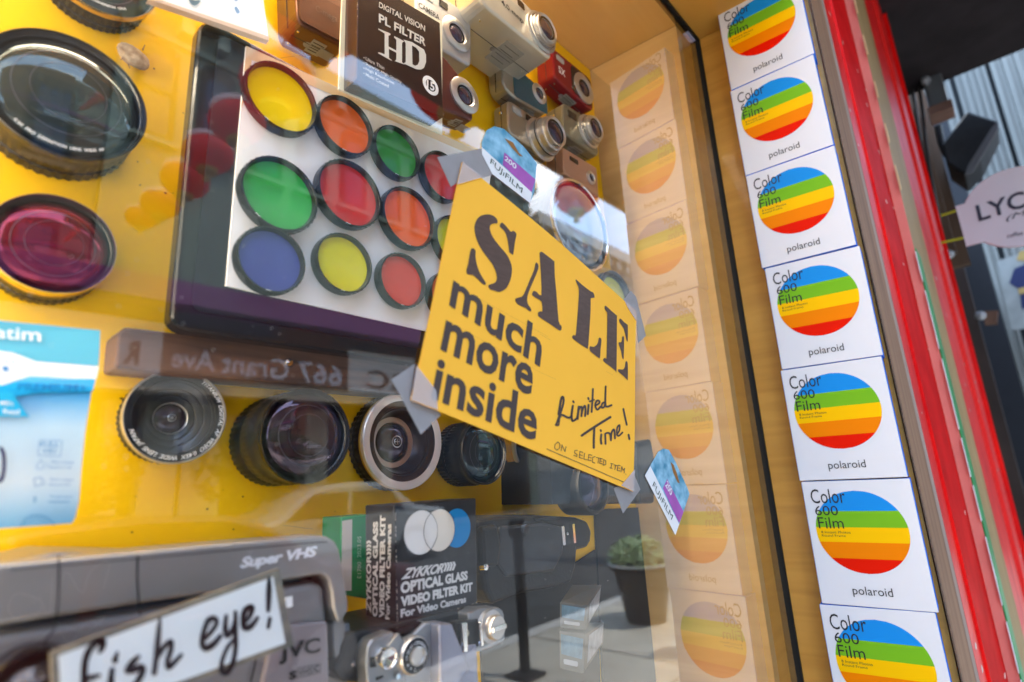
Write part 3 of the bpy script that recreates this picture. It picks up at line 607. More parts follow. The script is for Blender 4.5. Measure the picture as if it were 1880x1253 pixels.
# film pack hang tags stuck on the glass
SKYB = mat('pale_blue_photo_print', (.35, .62, .78), .4, var=1.0, vscale=70, vcol=(.03, .22, .36)); PUR = mat('purple_print', (.42, .10, .45), .4, var=.2, vscale=60)
for lab, tri, outl, hole, white, pur, tq, nq in (
    ('blue and purple film pack tag behind the upper edge of the sale sign', None,
     [(885, 285), (884, 262), (893, 240), (908, 232), (925, 237), (960, 268), (986, 300), (981, 352), (974, 372)], [(926, 254), (942, 262), (952, 280), (960, 288), (954, 287), (940, 272)],
     [(884, 270), (977, 354), (974, 374), (904, 320), (885, 284)], [(926, 280), (983, 330), (976, 354), (923, 303)],
     ((902, 291), (960, 346), (957, 358), (899, 303)), ((928, 286), (949, 303), (947, 312), (926, 294))),
    ('smaller tilted blue and purple film pack tag at the lower right of the sale sign', None,
     [(1184, 873), (1194, 855), (1208, 830), (1218, 824), (1228, 826), (1240, 848), (1262, 896), (1266, 907), (1247, 963), (1240, 982)], [(1231, 848), (1237, 854), (1243, 870), (1248, 888), (1244, 886), (1236, 868)],
     [(1194, 856), (1247, 963), (1240, 983), (1184, 874)], [(1225, 880), (1255, 940), (1247, 961), (1217, 897)],
     ((1201, 884), (1236, 947), (1232, 958), (1197, 895)), ((1225, 882), (1235, 900), (1232, 912), (1221, 892)))):
    t = thing('film_tag', lab, 'film tag', tuple(P(*outl[0], -.001)), 'film pack tags stuck on the glass')
    b = MB(); pts_ = [P(u, v, -.0006) for u, v in outl]; b.flat(pts_); part('card', b, SKYB, t)
    b = MB(); b.flat([P(u, v, -.0009) for u, v in white]); part('white_band', b, WHT, t)
    b = MB(); b.flat([P(u, v, -.0009) for u, v in pur]); part('purple_band', b, PUR, t)
    b = MB(); b.flat([P(u, v, -.0009) for u, v in hole]); part('hang_hole', b, mat('hole_brown', (.30, .13, .03), .6), t)
    b = MB(); text(b, 'FUJ\u0131FILM', Q(tq, -.0012), 0); part('lettering', b, mat('green_black_print', (.03, .06, .04), .5), t)
    b = MB(); text(b, '200', Q(nq, -.0012), 0, bold=.02); part('speed_number', b, WINK, t)

random.seed(21); b = MB()
for i in range(260):
    u, v = random.uniform(20, 1300), random.uniform(20, 1240); p = P(u, v, -.0003); r_ = random.choice((.00012, .00018, .0003))
    b.add([p + Vector((math.cos(a) * r_, 0, math.sin(a) * r_ * random.uniform(.6, 1.3))) for a in [k * math.pi / 3 for k in range(6)]], [tuple(range(6))])
tag(b.build('glass_dust', mat('dust_speck', (.6, .56, .5), .9)), 'fine pale dust specks scattered over the window pane', 'dust', kind='stuff')

b = MB(); random.seed(5)
for i in range(70):
    u, v = random.uniform(200, 1080), random.uniform(60, 990); p = P(u, v, YB - .0004); r_ = random.uniform(.0004, .0010)
    b.add([p + Vector((math.cos(a) * r_ * random.uniform(.6, 1.4), 0, math.sin(a) * r_)) for a in [k * math.pi / 3 for k in range(6)]], [tuple(range(6))])
for i in range(16):
    u, v = random.uniform(200, 1000), random.uniform(100, 980); a = random.uniform(-.6, .3); l = random.uniform(10, 60)
    stroke(b, [(u, v), (u + l * math.cos(a), v + l * math.sin(a))], .5, lambda u, v: P(u, v, YB - .0005), sm=1)
o_ = part('pin_holes_and_scratches', b, mat('pin_hole_brown', (.22, .10, .01), .9), case); o_['kind'] = 'stuff'

# ================================================================== LIGHT BOX WITH FILTERS
YT = .128
lb = thing('light_box', 'black rounded tablet style light box holding a white sheet of round colour filters', 'light box', tuple(P(600, 350, YT)))
g = Q(((368, 26), (978, 352), (935, 692), (311, 603)), YT)
b = MB(); b.prism(rrect(g, .035, 1.3, 6), Vector((0, .018, 0))); part('body', b, BLKG, lb, bevel=.004, bseg=3)
b = MB(); b.box((P(600, 300, YT).x, YT + .018, P(600, 300, YT).z - .02), (P(600, 300, YT).x + .05, YB, P(600, 300, YT).z + .02)); part('wall_mount', b, BLK, lb)
b = MB(); b.prism(rrect(g, .02, 1.3, 4, .0008, .035, .03, .965, .93), Vector((0, .0006, 0))); part('screen', b, mat('dark_screen', (.010, .012, .018), .4), lb)
sheet = thing('white_backing_sheet', 'white translucent plastic sheet on the dark light box, behind the colour filters', 'sheet', tuple(P(600, 350, YT)))
SHQ = ((452, 85), (905, 290), (862, 626), (415, 525)); g = Q(SHQ, YT - .003)
b = MB(); b.prism([g(0, 0), g(1, 0), g(1, 1), g(0, 1)], Vector((0, .002, 0))); part('sheet', b, mat('milky_sheet', (.80, .80, .82), .35, coat=.2, var=.06, vscale=14), sheet)
b = MB(); g2 = lambda s, t, d=0: g(s, t, d + .0003); b.flat([g2(0, 0), g2(.93, 0), g2(.93, .035), g2(.02, .045), g2(.012, .2), g2(0, .25)]); part('masking_edge', b, mat('beige_edge', (.62, .46, .28), .6), sheet)
def filt(lab, cu, cv, wp, hp, c, tilt=0):
    y = YT - .0125; o, r = fit_circle(cu, cv, wp, y, hp)
    t = thing('colour_filter', lab, 'lens filter', tuple(o), 'round colour filters on the white sheet')
    b = MB(); ax = Vector((0, -1, 0))
    b.lathe(o + Vector((0, .008, 0)), [(r * .90, 0), (r * .98, 0), (r * .99, .003), (r, .0035), (r, .0085), (r * .97, .010), (r * .925, .010), (r * .905, .0085), (r * .90, .006), (r * .885, .005), (r * .885, 0.0), (r * .9, 0)], ax, 72, knurl=(3, 4)); part('ring', b, BLKG, t, smooth=True)
    m_ = mat('filter_glass_%d_%d' % (cu, cv), [x * .92 for x in lin(c)], .2, coat=.7, spec=.3)
    b = MB(); b.lathe(o + Vector((0, .004, 0)), [(0.0001, .0012), (r * .885, .001), (r * .885, -.0015), (.0001, -.0015)], ax, 72); part('glass', b, m_, t)
    b = MB(); ringtext(b, 'JAPAN', o + Vector((0, -.0026, 0)), r * .962, r * .05, 100 + tilt, flip=True); part('lettering', b, WINK, t)
for a in (('largest upper yellow filter at the top left of the sheet', 515, 180, 131, 141, (235, 205, 0), 20),
          ('orange filter in the top row between the yellow and green ones', 633, 231, 101, 115, (235, 100, 20)),
          ('green filter in the top row, third from the left', 728, 280, 86, 100, (40, 140, 45)),
          ('red filter in the top row beside the grey tape', 812, 324, 74, 96, (190, 25, 25)),
          ('large green filter at the left of the middle row', 511, 357, 146, 141, (45, 165, 70), 30),
          ('red filter in the middle row, second from the left', 640, 356, 119, 128, (200, 35, 40)),
          ('bright orange filter in the middle row', 749, 400, 98, 116, (245, 95, 0)),
          ('lime filter half hidden by the sale sign in the middle row', 835, 443, 74, 96, (205, 210, 0)),
          ('blue violet filter at the lower left of the sheet', 496, 478, 131, 124, (60, 70, 150)),
          ('lemon yellow filter in the bottom row', 630, 484, 106, 112, (220, 215, 0)),
          ('red orange filter in the bottom row, third from the left', 738, 515, 89, 100, (225, 45, 20)),
          ('dark orange filter mostly hidden by the sale sign in the bottom row', 824, 545, 72, 92, (230, 80, 0))): filt(*a)

# ================================================================== WOODEN RAIL
YW = .15
WB = plywood('old_dark_timber', (.17, .085, .05), (.018, .010, .007), (3, 3, 45), .5, .1)
rl = thing('wooden_rail', 'old dark wooden rail with a bright nail head below the light box', 'rail', tuple(P(500, 660, YW)))
b = MB(); b.prism([P(230, 600, YW), P(960, 690, YW), P(960, 745, YW), P(211, 676, YW), P(216, 612, YW)], Vector((0, YB - YW, 0))); part('board', b, WB, rl, bevel=.002)
b = MB(); b.lathe(P(528, 667, YW), [(0, .004), (.003, .0035), (.0042, .001), (.0042, -.002)], seg=16); part('nail_head', b, CHR, rl, smooth=True)

# ================================================================== LENSES
PURG = coating('purple_lens_coating', (.05, .04, .07), (.10, .06, .10), .05, .6)
def lens(lab, cu, cv, wp, h, back=.92, rim=SIL, rimw=.05, style='cone', glass=None, body=BLKM, cone=BLKG, label_txt=None, gold=None, hp=None, yb=YB, core=.34, front=True, grp='loose camera lenses fixed to the yellow panel', lip=.004, tcol=WINK, cat='camera lens', steps=5, ringw=.94):
    yf = yb - h; o, r = fit_circle(cu, cv, wp, yf, hp)
    t = thing('camera_lens', lab, cat, (o.x, yb, o.z), grp)
    ob = Vector((o.x, yb, o.z)); ax = Vector((0, -1, 0))
    k = r * back
    b = MB(); pr = [(.0001, 0), (k * .93, 0), (k, .002), (k, h * .28), (k * .965, h * .30), (k * .965, h * .36), (k * 1.0, h * .38), (k, h * .62), (r * .97, h * .66), (r * .97, h * .80), (r * .985, h - lip * 1.6)]
    b.lathe(ob, pr, ax, 96, knurl=(2, 3, 6, 7)); part('barrel', b, body, t, smooth=True)
    b = MB(); b.lathe(ob, [(r * .985, h - lip * 1.6), (r, h - lip), (r, h - .0008), (r * .985, h), (r * (1 - rimw * .6), h), (r * (1 - rimw), h - .0015)], ax, 96); part('rim', b, rim, t, smooth=True)
    ri = r * (1 - rimw)
    if style == 'cone':
        dp_ = min(h * .75, r * .45); pr = [(ri, h - .0015), (ri * .995, h - .003), (ri * .86, h - .0035), (ri * .84, h - .006)]; n = steps
        for i in range(n):
            f_ = i / (n - 1); rr_ = ri * (.82 - (.82 - core) * f_); z_ = h - .006 - (dp_ - .006) * f_
            pr += [(rr_, z_), (rr_ * .975, z_ - .0004), (rr_ * .972, z_ - .0016)]
        b = MB(); b.lathe(ob, pr, ax, 96); part('stepped_cone', b, cone, t, smooth=True)
        b = MB(); rc = ri * core; zc_ = h - dp_ - .001; b.lathe(ob, [(rc, zc_), (rc, zc_ + .0018), (rc * ringw, zc_ + .0012), (rc * ringw * .99, zc_ - .001)], ax, 64); part('inner_ring', b, SIL, t, smooth=True)
        b = MB(); b.lathe(ob, [(rc * ringw * .99, zc_ - .001)] + [(rc * ringw * .99 * math.cos(a), zc_ - .001 + rc * .35 * math.sin(a)) for a in [i * math.pi / 16 for i in range(1, 8)]] + [(.0001, zc_ - .001 + rc * .35)], ax, 64); part('inner_glass', b, glass or PURG, t, smooth=True)
        b = MB(); zz_ = zc_ + rc * .35 + .0002
        for (q0, q1) in ((.24, .20), (.13, .115)): b.lathe(ob, [(rc * q0, zz_), (rc * q1, zz_ + .0003)], ax, 32)
        b.box((o.x - rc * .1, yb - zz_ - .0006, o.z - rc * .02), (o.x + rc * .1, yb - zz_ - .0003, o.z + rc * .02)); b.box((o.x - rc * .02, yb - zz_ - .0010, o.z - rc * .1), (o.x + rc * .02, yb - zz_ - .0007, o.z + rc * .1)); part('aperture_mark', b, SIL, t)
    else:                                        # big domed front glass
        rg = ri * .93
        b = MB(); b.lathe(ob, [(ri, h - .0015), (ri * .97, h - .004), (ri * .95, h - .0045), (rg, h - .008)], ax, 96); part('inner_lip', b, cone, t, smooth=True)
        dome = .30 * rg if style == 'dome' else .12 * rg
        b = MB(); b.lathe(ob, [(rg, h - .008)] + [(rg * math.cos(a), h - .008 + dome * math.sin(a)) for a in [i * math.pi / 32 for i in range(1, 16)]] + [(.0001, h - .008 + dome)], ax, 96); part('front_element', b, glass or PURG, t, smooth=True)
        b = MB()
        for q0 in (.72, .50): b.lathe(ob, [(rg * q0, h - .008 + dome * math.sqrt(1 - q0 * q0) + .0003), (rg * q0 * .985, h - .008 + dome * math.sqrt(1 - (q0 * .985) ** 2) + .0003)], ax, 72)
        part('glass_edge_ring', b, mat('faint_inner_ring', (.10, .10, .12), .3, metal=.4), t)
    if front and style == 'cone':
        b = MB(); b.lathe(ob, [(.0001, h - .0028), (ri * .995, h - .0028)], ax, 64); part('cover_glass', b, FRONT, t, smooth=True)
    if gold:
        b = MB(); b.lathe(ob, [(r * .972, h * .66), (r * .985, h * .68), (r * .985, h * .78), (r * .972, h * .80)], ax, 96); part('gold_band', b, gold, t, smooth=True)
    if label_txt:
        b = MB()
        for s_, rad, size, a0, fl, sh_ in label_txt: ringtext(b, s_, Vector((o.x, yf, o.z)), r * rad, r * size, a0, d=.0012 if rad < .97 else .0006, flip=fl, shear=sh_, bold=.012)
        part('lettering', b, tcol, t)
    return t, o, r
lens('huge black conversion lens cut off by the top picture edge at left', 178, -62, 226, .030, glass=coating('green_grey_glass', (.05, .07, .07), (.03, .05, .05), .04, .5), style='flat', rim=GOLD, rimw=.02, label_txt=[('CONVERSION  LENS', .86, .07, 98, True, .0)])
lens('biggest black wide lens at the left edge with white lettering under the glass', 112, 172, 316, .042, back=.98, rim=BLKM, rimw=.03, style='dome', glass=coating('deep_grey_green_glass', (.04, .055, .055), (.05, .06, .065), .03, .6), label_txt=[('0.5X  PRO  DEFINITION  LENS  WIDE  AF', .88, .062, 128, True, .0)])
lens('silver rimmed lens with pink and orange glass at the left edge', 92, 447, 246, .036, back=.98, rim=CHR, rimw=.035, style='dome', glass=coating('magenta_orange_glass', (.17, .006, .022), (.40, .09, .035), .10, .7, .3, .8), gold=mat('gold_lettered_band', (.60, .36, .02), .35, metal=.3), body=BLKM)
lens('silver rimmed wide lens lettered in white round its face, left under the wooden rail', 320, 766, 189, .022, back=.97, rim=SIL, rimw=.045, core=.36, hp=176, steps=4, front=False, cone=mat('charcoal_stepped_metal', (.045, .046, .052), .28, metal=.6),
     label_txt=[('TITANIUM  DIGITAL  AF  VIDEO  0.45X  WIDE  LENS  JAPAN', .835, .122, -62, False, .25)])
lens('long black lens with large purple grey front glass, right of the lettered silver lens', 561, 801, 168, .060, back=1.0, rim=BLKG, rimw=.05, style='dome', hp=174, glass=coating('violet_brown_glass', (.06, .035, .05), (.08, .08, .16), .03, .7))
lens('wide silver lens with dark inner glass below the left corner of the sale sign', 739, 811, 147, .028, back=1.0, rim=mat('pale_silver_rim', (.78, .75, .73), .38, metal=.55), rimw=.17, core=.64, steps=2, ringw=.80, hp=176, cone=mat('dark_violet_stepped_metal', (.06, .05, .06), .3, metal=.7), gold=mat('gold_band_bronze', (.50, .34, .06), .3, metal=.5))
lens('small black ribbed lens under the bottom edge of the sale sign', 889, 831, 90, .045, back=1.02, rim=BLKM, rimw=.06, style='dome', hp=108, glass=coating('teal_black_glass', (.03, .04, .045), (.02, .09, .08), .04, .6))
lens('small silver and brass lens peeking out under the sale sign', 978, 822, 76, .03, back=.98, rim=SIL, rimw=.08, body=GOLD, core=.5, hp=80)
lens('bulky chrome and glass wide converter between the sale sign and the wood side', 1066, 412, 122, .06, back=1.06, rim=CHR, rimw=.05, style='dome', hp=140, glass=coating('pale_blue_glass', (.16, .22, .30), (.3, .38, .45), .05, .5), body=mat('olive_metal_barrel', (.16, .13, .06), .3, metal=.6))
lens('dark filter ring with yellow green glass beside the right corner of the sale sign', 1133, 548, 66, .016, back=1, rim=BLKM, rimw=.14, style='flat', hp=88, glass=mat('yellow_green_glass', (.45, .5, .02), .1, coat=.6), yb=YB - .02)

# ================================================================== MEMORY CARD PACK at the left edge
YC = .105
pk = thing('memory_card_pack', 'light blue and white hanging memory card pack at the left edge', 'card pack', tuple(P(80, 780, YC)))
def PB(u, v):                                  # slightly curled card
    p = P(u, v, YC); k = max(0, (v - 600) / 380); p.y -= .010 * math.sin(k * 3.1); return p
Lc = [(183, 607), (171, 680), (158, 740), (148, 800), (143, 860), (141, 920), (136, 950), (130, 961)]
b = MB(); n = len(Lc)
top = [(-60, 583)] + [Lc[0]]
rows = 8
colsl = [(-60, 583 + (975 - 583) * i / 7) for i in range(8)]
vs = []
for i in range(8):
    for j in range(7):
        u = colsl[i][0] + (Lc[i][0] - colsl[i][0]) * j / 6; v = colsl[i][1] + (Lc[i][1] - colsl[i][1]) * j / 6; vs.append(PB(u, v))
def ggrid(mb, vs, nr, nc, mi=0): mb.add(vs, [(r_ * nc + c_, r_ * nc + c_ + 1, (r_ + 1) * nc + c_ + 1, (r_ + 1) * nc + c_) for r_ in range(nr - 1) for c_ in range(nc - 1)], mi)
ggrid(b, vs, 8, 7)
ggrid(b, [v + Vector((0, .0012, 0)) for v in vs], 8, 7)
gm = mat('white_blue_shaded_print', (.62, .78, .87), .35, coat=.3); t_ = gm.node_tree; tc_ = t_.nodes.new('ShaderNodeTexCoord'); sx = t_.nodes.new('ShaderNodeSeparateXYZ'); rp = t_.nodes.new('ShaderNodeValToRGB'); mr_ = t_.nodes.new('ShaderNodeMapRange')
oz = pk.location.z; mr_.inputs[1].default_value = P(80, 975, YC).z - oz; mr_.inputs[2].default_value = P(80, 720, YC).z - oz
e_ = rp.color_ramp.elements; e_[0].color = (.10, .42, .72, 1); e_[1].color = (.02, .36, .70, 1); e2 = e_.new(.35); e2.color = (.62, .72, .80, 1); e3 = e_.new(.72); e3.color = (.50, .68, .80, 1)
t_.links.new(tc_.outputs['Object'], sx.inputs[0]); t_.links.new(sx.outputs[2], mr_.inputs[0]); t_.links.new(mr_.outputs[0], rp.inputs[0]); t_.links.new(rp.outputs[0], t_.nodes['Principled BSDF'].inputs['Base Color']); o_ = part('card', b, gm, pk, smooth=True)
fp = lambda u, v, d=.0008: PB(u, v) - Vector((0, d, 0))
def hpoly(mb, pts, d, mi=0, st=26):             # polygon cut in horizontal slices so that it follows the curled card
    vs_ = [p[1] for p in pts]; v0, v1 = min(vs_), max(vs_); n_ = max(1, int((v1 - v0) / st)); prev = None
    cuts = sorted(set([v0 + (v1 - v0) * i / n_ for i in range(n_ + 1)] + [p[1] for p in pts if v0 < p[1] < v1]))
    def ext(v):
        xs = []
        for i in range(len(pts)):
            (xa, ya), (xb, yb_) = pts[i], pts[(i + 1) % len(pts)]
            if min(ya, yb_) - 1e-6 <= v <= max(ya, yb_) + 1e-6:
                if abs(ya - yb_) < 1e-6: xs += [xa, xb]
                else: xs.append(xa + (xb - xa) * (v - ya) / (yb_ - ya))
        return min(xs), max(xs)
    for a_, c_ in zip(cuts[:-1], cuts[1:]):
        l0, r0 = ext(a_ + 1e-4); l1, r1 = ext(c_ - 1e-4)
        mb.add([fp(l0, a_, d), fp(r0, a_, d), fp(r1, c_, d), fp(l1, c_, d)], [(0, 1, 2, 3)], mi)
b = MB(); hpoly(b, [(-60, 586), (183, 608), (176, 676), (62, 667), (20, 650), (-60, 640)], .0008); part('teal_header', b, mat('teal_print', (.06, .38, .52), .35, coat=.3), pk)
b = MB(); hpoly(b, [(-60, 641), (20, 651), (62, 668), (176, 677), (170, 700), (50, 694), (0, 712), (-60, 715)], .0012); part('white_wave', b, mat('wave_white', (.78, .8, .82), .4), pk)
b = MB(); hpoly(b, [(-60, 716), (0, 713), (50, 695), (169, 701), (163, 722), (60, 726), (-60, 748)], .0012); part('cyan_wave', b, mat('cyan_print', (.01, .38, .72), .35), pk)
b = MB(); hpoly(b, [(-60, 724), (16, 726), (47, 770), (-60, 768)], .0016); part('speed_flag', b, mat('cyan_flag', (.02, .42, .70), .35), pk)
def TP(mb, s_, q_, **k):
    f_ = hom(q_); text(mb, s_, lambda s, t, d=0: fp(*f_(s, t), .0022), **k)
b = MB(); TP(b, 'batim', ((-28, 599), (74, 605), (72, 631), (-30, 622)), bold=.01)
TP(b, 'Read', ((0, 756), (29, 757), (29, 766), (0, 765)), bold=.02); TP(b, 'MB/s', ((-6, 741), (18, 742), (18, 750), (-6, 749)), bold=.01); part('white_lettering', b, WINK, pk)
b = MB(); TP(b, 'PREMIUM+', ((28, 709), (152, 711), (151, 724), (26, 722)), bold=.02); TP(b, 'I', ((1, 677), (11, 678), (11, 687), (1, 686)), bold=.02); TP(b, 'U', ((6, 664), (22, 665), (22, 673), (6, 672)))
TP(b, 'FULL', ((67, 815), (100, 815), (100, 824), (67, 824))); TP(b, 'HD', ((73, 827), (95, 827), (95, 835), (73, 835)))
for v_, s1_, s2_ in ((848, 'Water resistant', 'Resiste a l eau'), (879, 'Shock resistant', 'Resiste aux chocs'), (910, 'Temperature', 'resistant')):
    TP(b, s1_, ((86, v_), (128, v_ + 1), (127, v_ + 6), (85, v_ + 5))); TP(b, s2_, ((85, v_ + 9), (124, v_ + 9), (123, v_ + 14), (84, v_ + 14)))
f2 = lambda u, v: fp(u, v, .0022)
stroke(b, [(66, 812), (103, 813), (105, 818), (103, 838), (98, 840), (66, 839), (63, 836), (65, 812)], 1.0, f2, sm=2)
stroke(b, [(68, 846), (60, 858), (63, 863), (70, 863), (74, 858), (68, 846)], 1.0, f2, sm=2); stroke(b, [(78, 851), (81, 857), (78, 862)], .9, f2)
stroke(b, [(56, 881), (70, 878), (72, 891), (59, 894), (56, 881)], 1.2, f2, sm=1); stroke(b, [(75, 882), (77, 887), (75, 893)], .9, f2); stroke(b, [(58, 912), (58, 922), (61, 922), (61, 912)], 1.2, f2, sm=1)
stroke(b, [(36 + 0, 968), (45, 953), (60, 947), (78, 949), (92, 958), (97, 964)], 1.6, f2, sm=3); stroke(b, [(44, 966), (52, 957), (64, 953), (78, 956), (86, 963)], .8, f2, sm=3)
part('blue_lettering', b, mat('blue_print', (.005, .20, .50), .4), pk)
b = MB(); stroke(b, [(-4, 827), (1, 838), (2, 860), (-1, 880), (-6, 885)], 7, f2); part('dark_card_edge', b, mat('purple_card', (.03, .02, .09), .3), pk)

# ================================================================== POLARISING FILTER PACK
YH = .085
hd = thing('filter_pack', 'dark brown polarising filter pack lettered PL FILTER HD in a clear edged sleeve', 'filter pack', tuple(P(720, 120, YH)))
b = MB(); q_ = ((630, -52), (812, 40), (812, 247), (622, 164)); g = Q(q_, YH + .022); b.prism([g(0, 0), g(1, 0), g(1, 1), g(0, 1)], Vector((0, .002, 0))); part('sleeve', b, mat('pale_sleeve', (.70, .68, .55), .25, coat=.5, var=.1), hd)
fq = ((657, -48), (808, 42), (814, 216), (654, 146)); g = Q(fq, YH); DBR = mat('dark_brown_carton', (.035, .014, .010), .25, coat=.4, var=.35, vscale=5)
b = MB(); b.prism([g(0, 0), g(1, 0), g(1, 1), g(0, 1)], Vector((0, .0215, 0))); part('carton', b, DBR, hd, bevel=.001)
b = MB(); text(b, 'DIGITAL VISION', Q(((696, 4), (780, 48), (780, 59), (695, 14)), YH), .0004, bold=.015); text(b, 'PL FILTER', Q(((695, 25), (782, 72), (781, 86), (695, 41)), YH), .0004, bold=.03)
mp = lambda x, y: (660 + x / 5.22, y / 5.22)
fH = lambda L: [P(*mp(x, y), YH) - Vector((0, .0005, 0)) for x, y in L]
for L in ([(178, 278), (290, 325), (295, 340), (275, 345), (275, 450), (350, 490), (350, 385), (330, 365), (330, 350), (425, 400), (405, 415), (405, 600), (435, 625), (335, 590), (350, 575), (350, 510), (278, 472), (280, 560), (305, 580), (310, 590), (175, 515), (180, 505), (238, 525), (238, 325), (180, 290)],):
    b.flat(fH(L))
b.flat(fH([(420, 385), (440, 420), (440, 600), (420, 612), (540, 668), (585, 672), (615, 655), (635, 600), (635, 530), (615, 480), (580, 440), (520, 405), (500, 408), (500, 440), (540, 462), (568, 500), (570, 590), (555, 625), (530, 635), (505, 620), (500, 408)]))
for i, s_ in enumerate(('Ultra Thin', 'Superior High Quality', 'High Resolution', 'Multi Coated')):
    w_ = (34, 66, 52, 42)[i]; x0_, y0_ = 671, 105 + i * 9.6
    text(b, s_, Q(((x0_, y0_), (x0_ + w_, y0_ + w_ * .52), (x0_ + w_, y0_ + 6.5 + w_ * .52), (x0_, y0_ + 6.5)), YH), .0004, bold=.005)
    stroke(b, [(667.5, y0_ + 1.5), (668, y0_ + 2)], 1.6, lambda u, v: P(u, v, YH) - Vector((0, .0004, 0)), sm=1)
part('lettering', b, mat('pale_grey_print', (.55, .54, .52), .45), hd)
o, r = fit_circle(790, 158, 28, YH, 38); b = MB(); b.lathe(o, [(r, .0005), (r * .62, .0006)], seg=40); part('size_badge', b, WINK, hd)
b = MB(); text(b, '15', Q(((783, 147), (797, 153), (797, 169), (783, 163)), YH), .0006, bold=.03); text(b, 'HD', LQ(g(0, .42), g(0, .24), g(0, .24) + Vector((0, .018, 0)), g(0, .42) + Vector((0, .018, 0))), -.0004); part('badge_number', b, WINK, hd)

# ================================================================== PAPER SHEET AND BUG at upper left
YP = .12
ps = thing('price_sheet', 'white sheet with pale blue marks on a pinkish wooden edge, at the top left', 'paper sheet', tuple(P(400, 20, YP)))
b = MB(); b.prism([P(290, -60, YP), P(476, -60, YP), P(493, 73, YP), P(287, 3, YP)], Vector((0, .001, 0))); part('sheet', b, WHT, ps)
b = MB(); b.prism([P(272, -2, YP - .002), P(286, -3, YP - .002), P(493, 67, YP - .002), P(494, 75, YP - .002)], Vector((0, .006, 0))); part('wooden_edge', b, mat('pink_wood_edge', (.62, .45, .36), .5, var=.2), ps)
b = MB(); fP = lambda u, v: P(u, v, YP - .0006)
stroke(b, [(348, -3), (356, 6), (366, 2)], [6, 9, 5], fP); stroke(b, [(428, -6), (434, 0)], [8, 6], fP); stroke(b, [(433, 15), (437, 22)], [6, 7], fP); part('marker_lettering', b, mat('dull_blue_marker', (.16, .26, .38), .5), ps)
bug = thing('dried_bug', 'dried brown bug stuck on the yellow panel beside the biggest lens', 'bug', tuple(P(245, 103, YB)))
b = MB(); c_ = P(245, 104, YB - .004); vs = []
for i in range(9):
    for j in range(14):
        a = math.pi * i / 8; q = 2 * math.pi * j / 14; rr_ = 1 + .12 * math.sin(5 * q + 3 * a); x = .0125 * math.cos(a); yy = .0085 * math.sin(a) * math.cos(q) * rr_; z = .0048 * math.sin(a) * math.sin(q) * rr_
        vs.append(c_ + Vector((x * .88 - yy * .4, z, -x * .42 - yy * .9)))
b.add(vs, [(i * 14 + j, i * 14 + (j + 1) % 14, (i + 1) * 14 + (j + 1) % 14, (i + 1) * 14 + j) for i in range(8) for j in range(14)])
part('body', b, mat('dry_brown_shell', (.30, .18, .10), .7, var=.7, vscale=180, vcol=(.65, .52, .38)), bug)
b = MB()
for a_, c2 in (((226, 92), (217, 87)), ((262, 92), (266, 83)), ((236, 118), (238, 126)), ((266, 112), (273, 111)), ((228, 106), (221, 110))): b.tube([P(*a_, YB - .004), P(*c2, YB - .001)], [.0006, .0003], 5)
part('leg_cluster', b, mat('bug_leg', (.25, .13, .07), .7), bug)

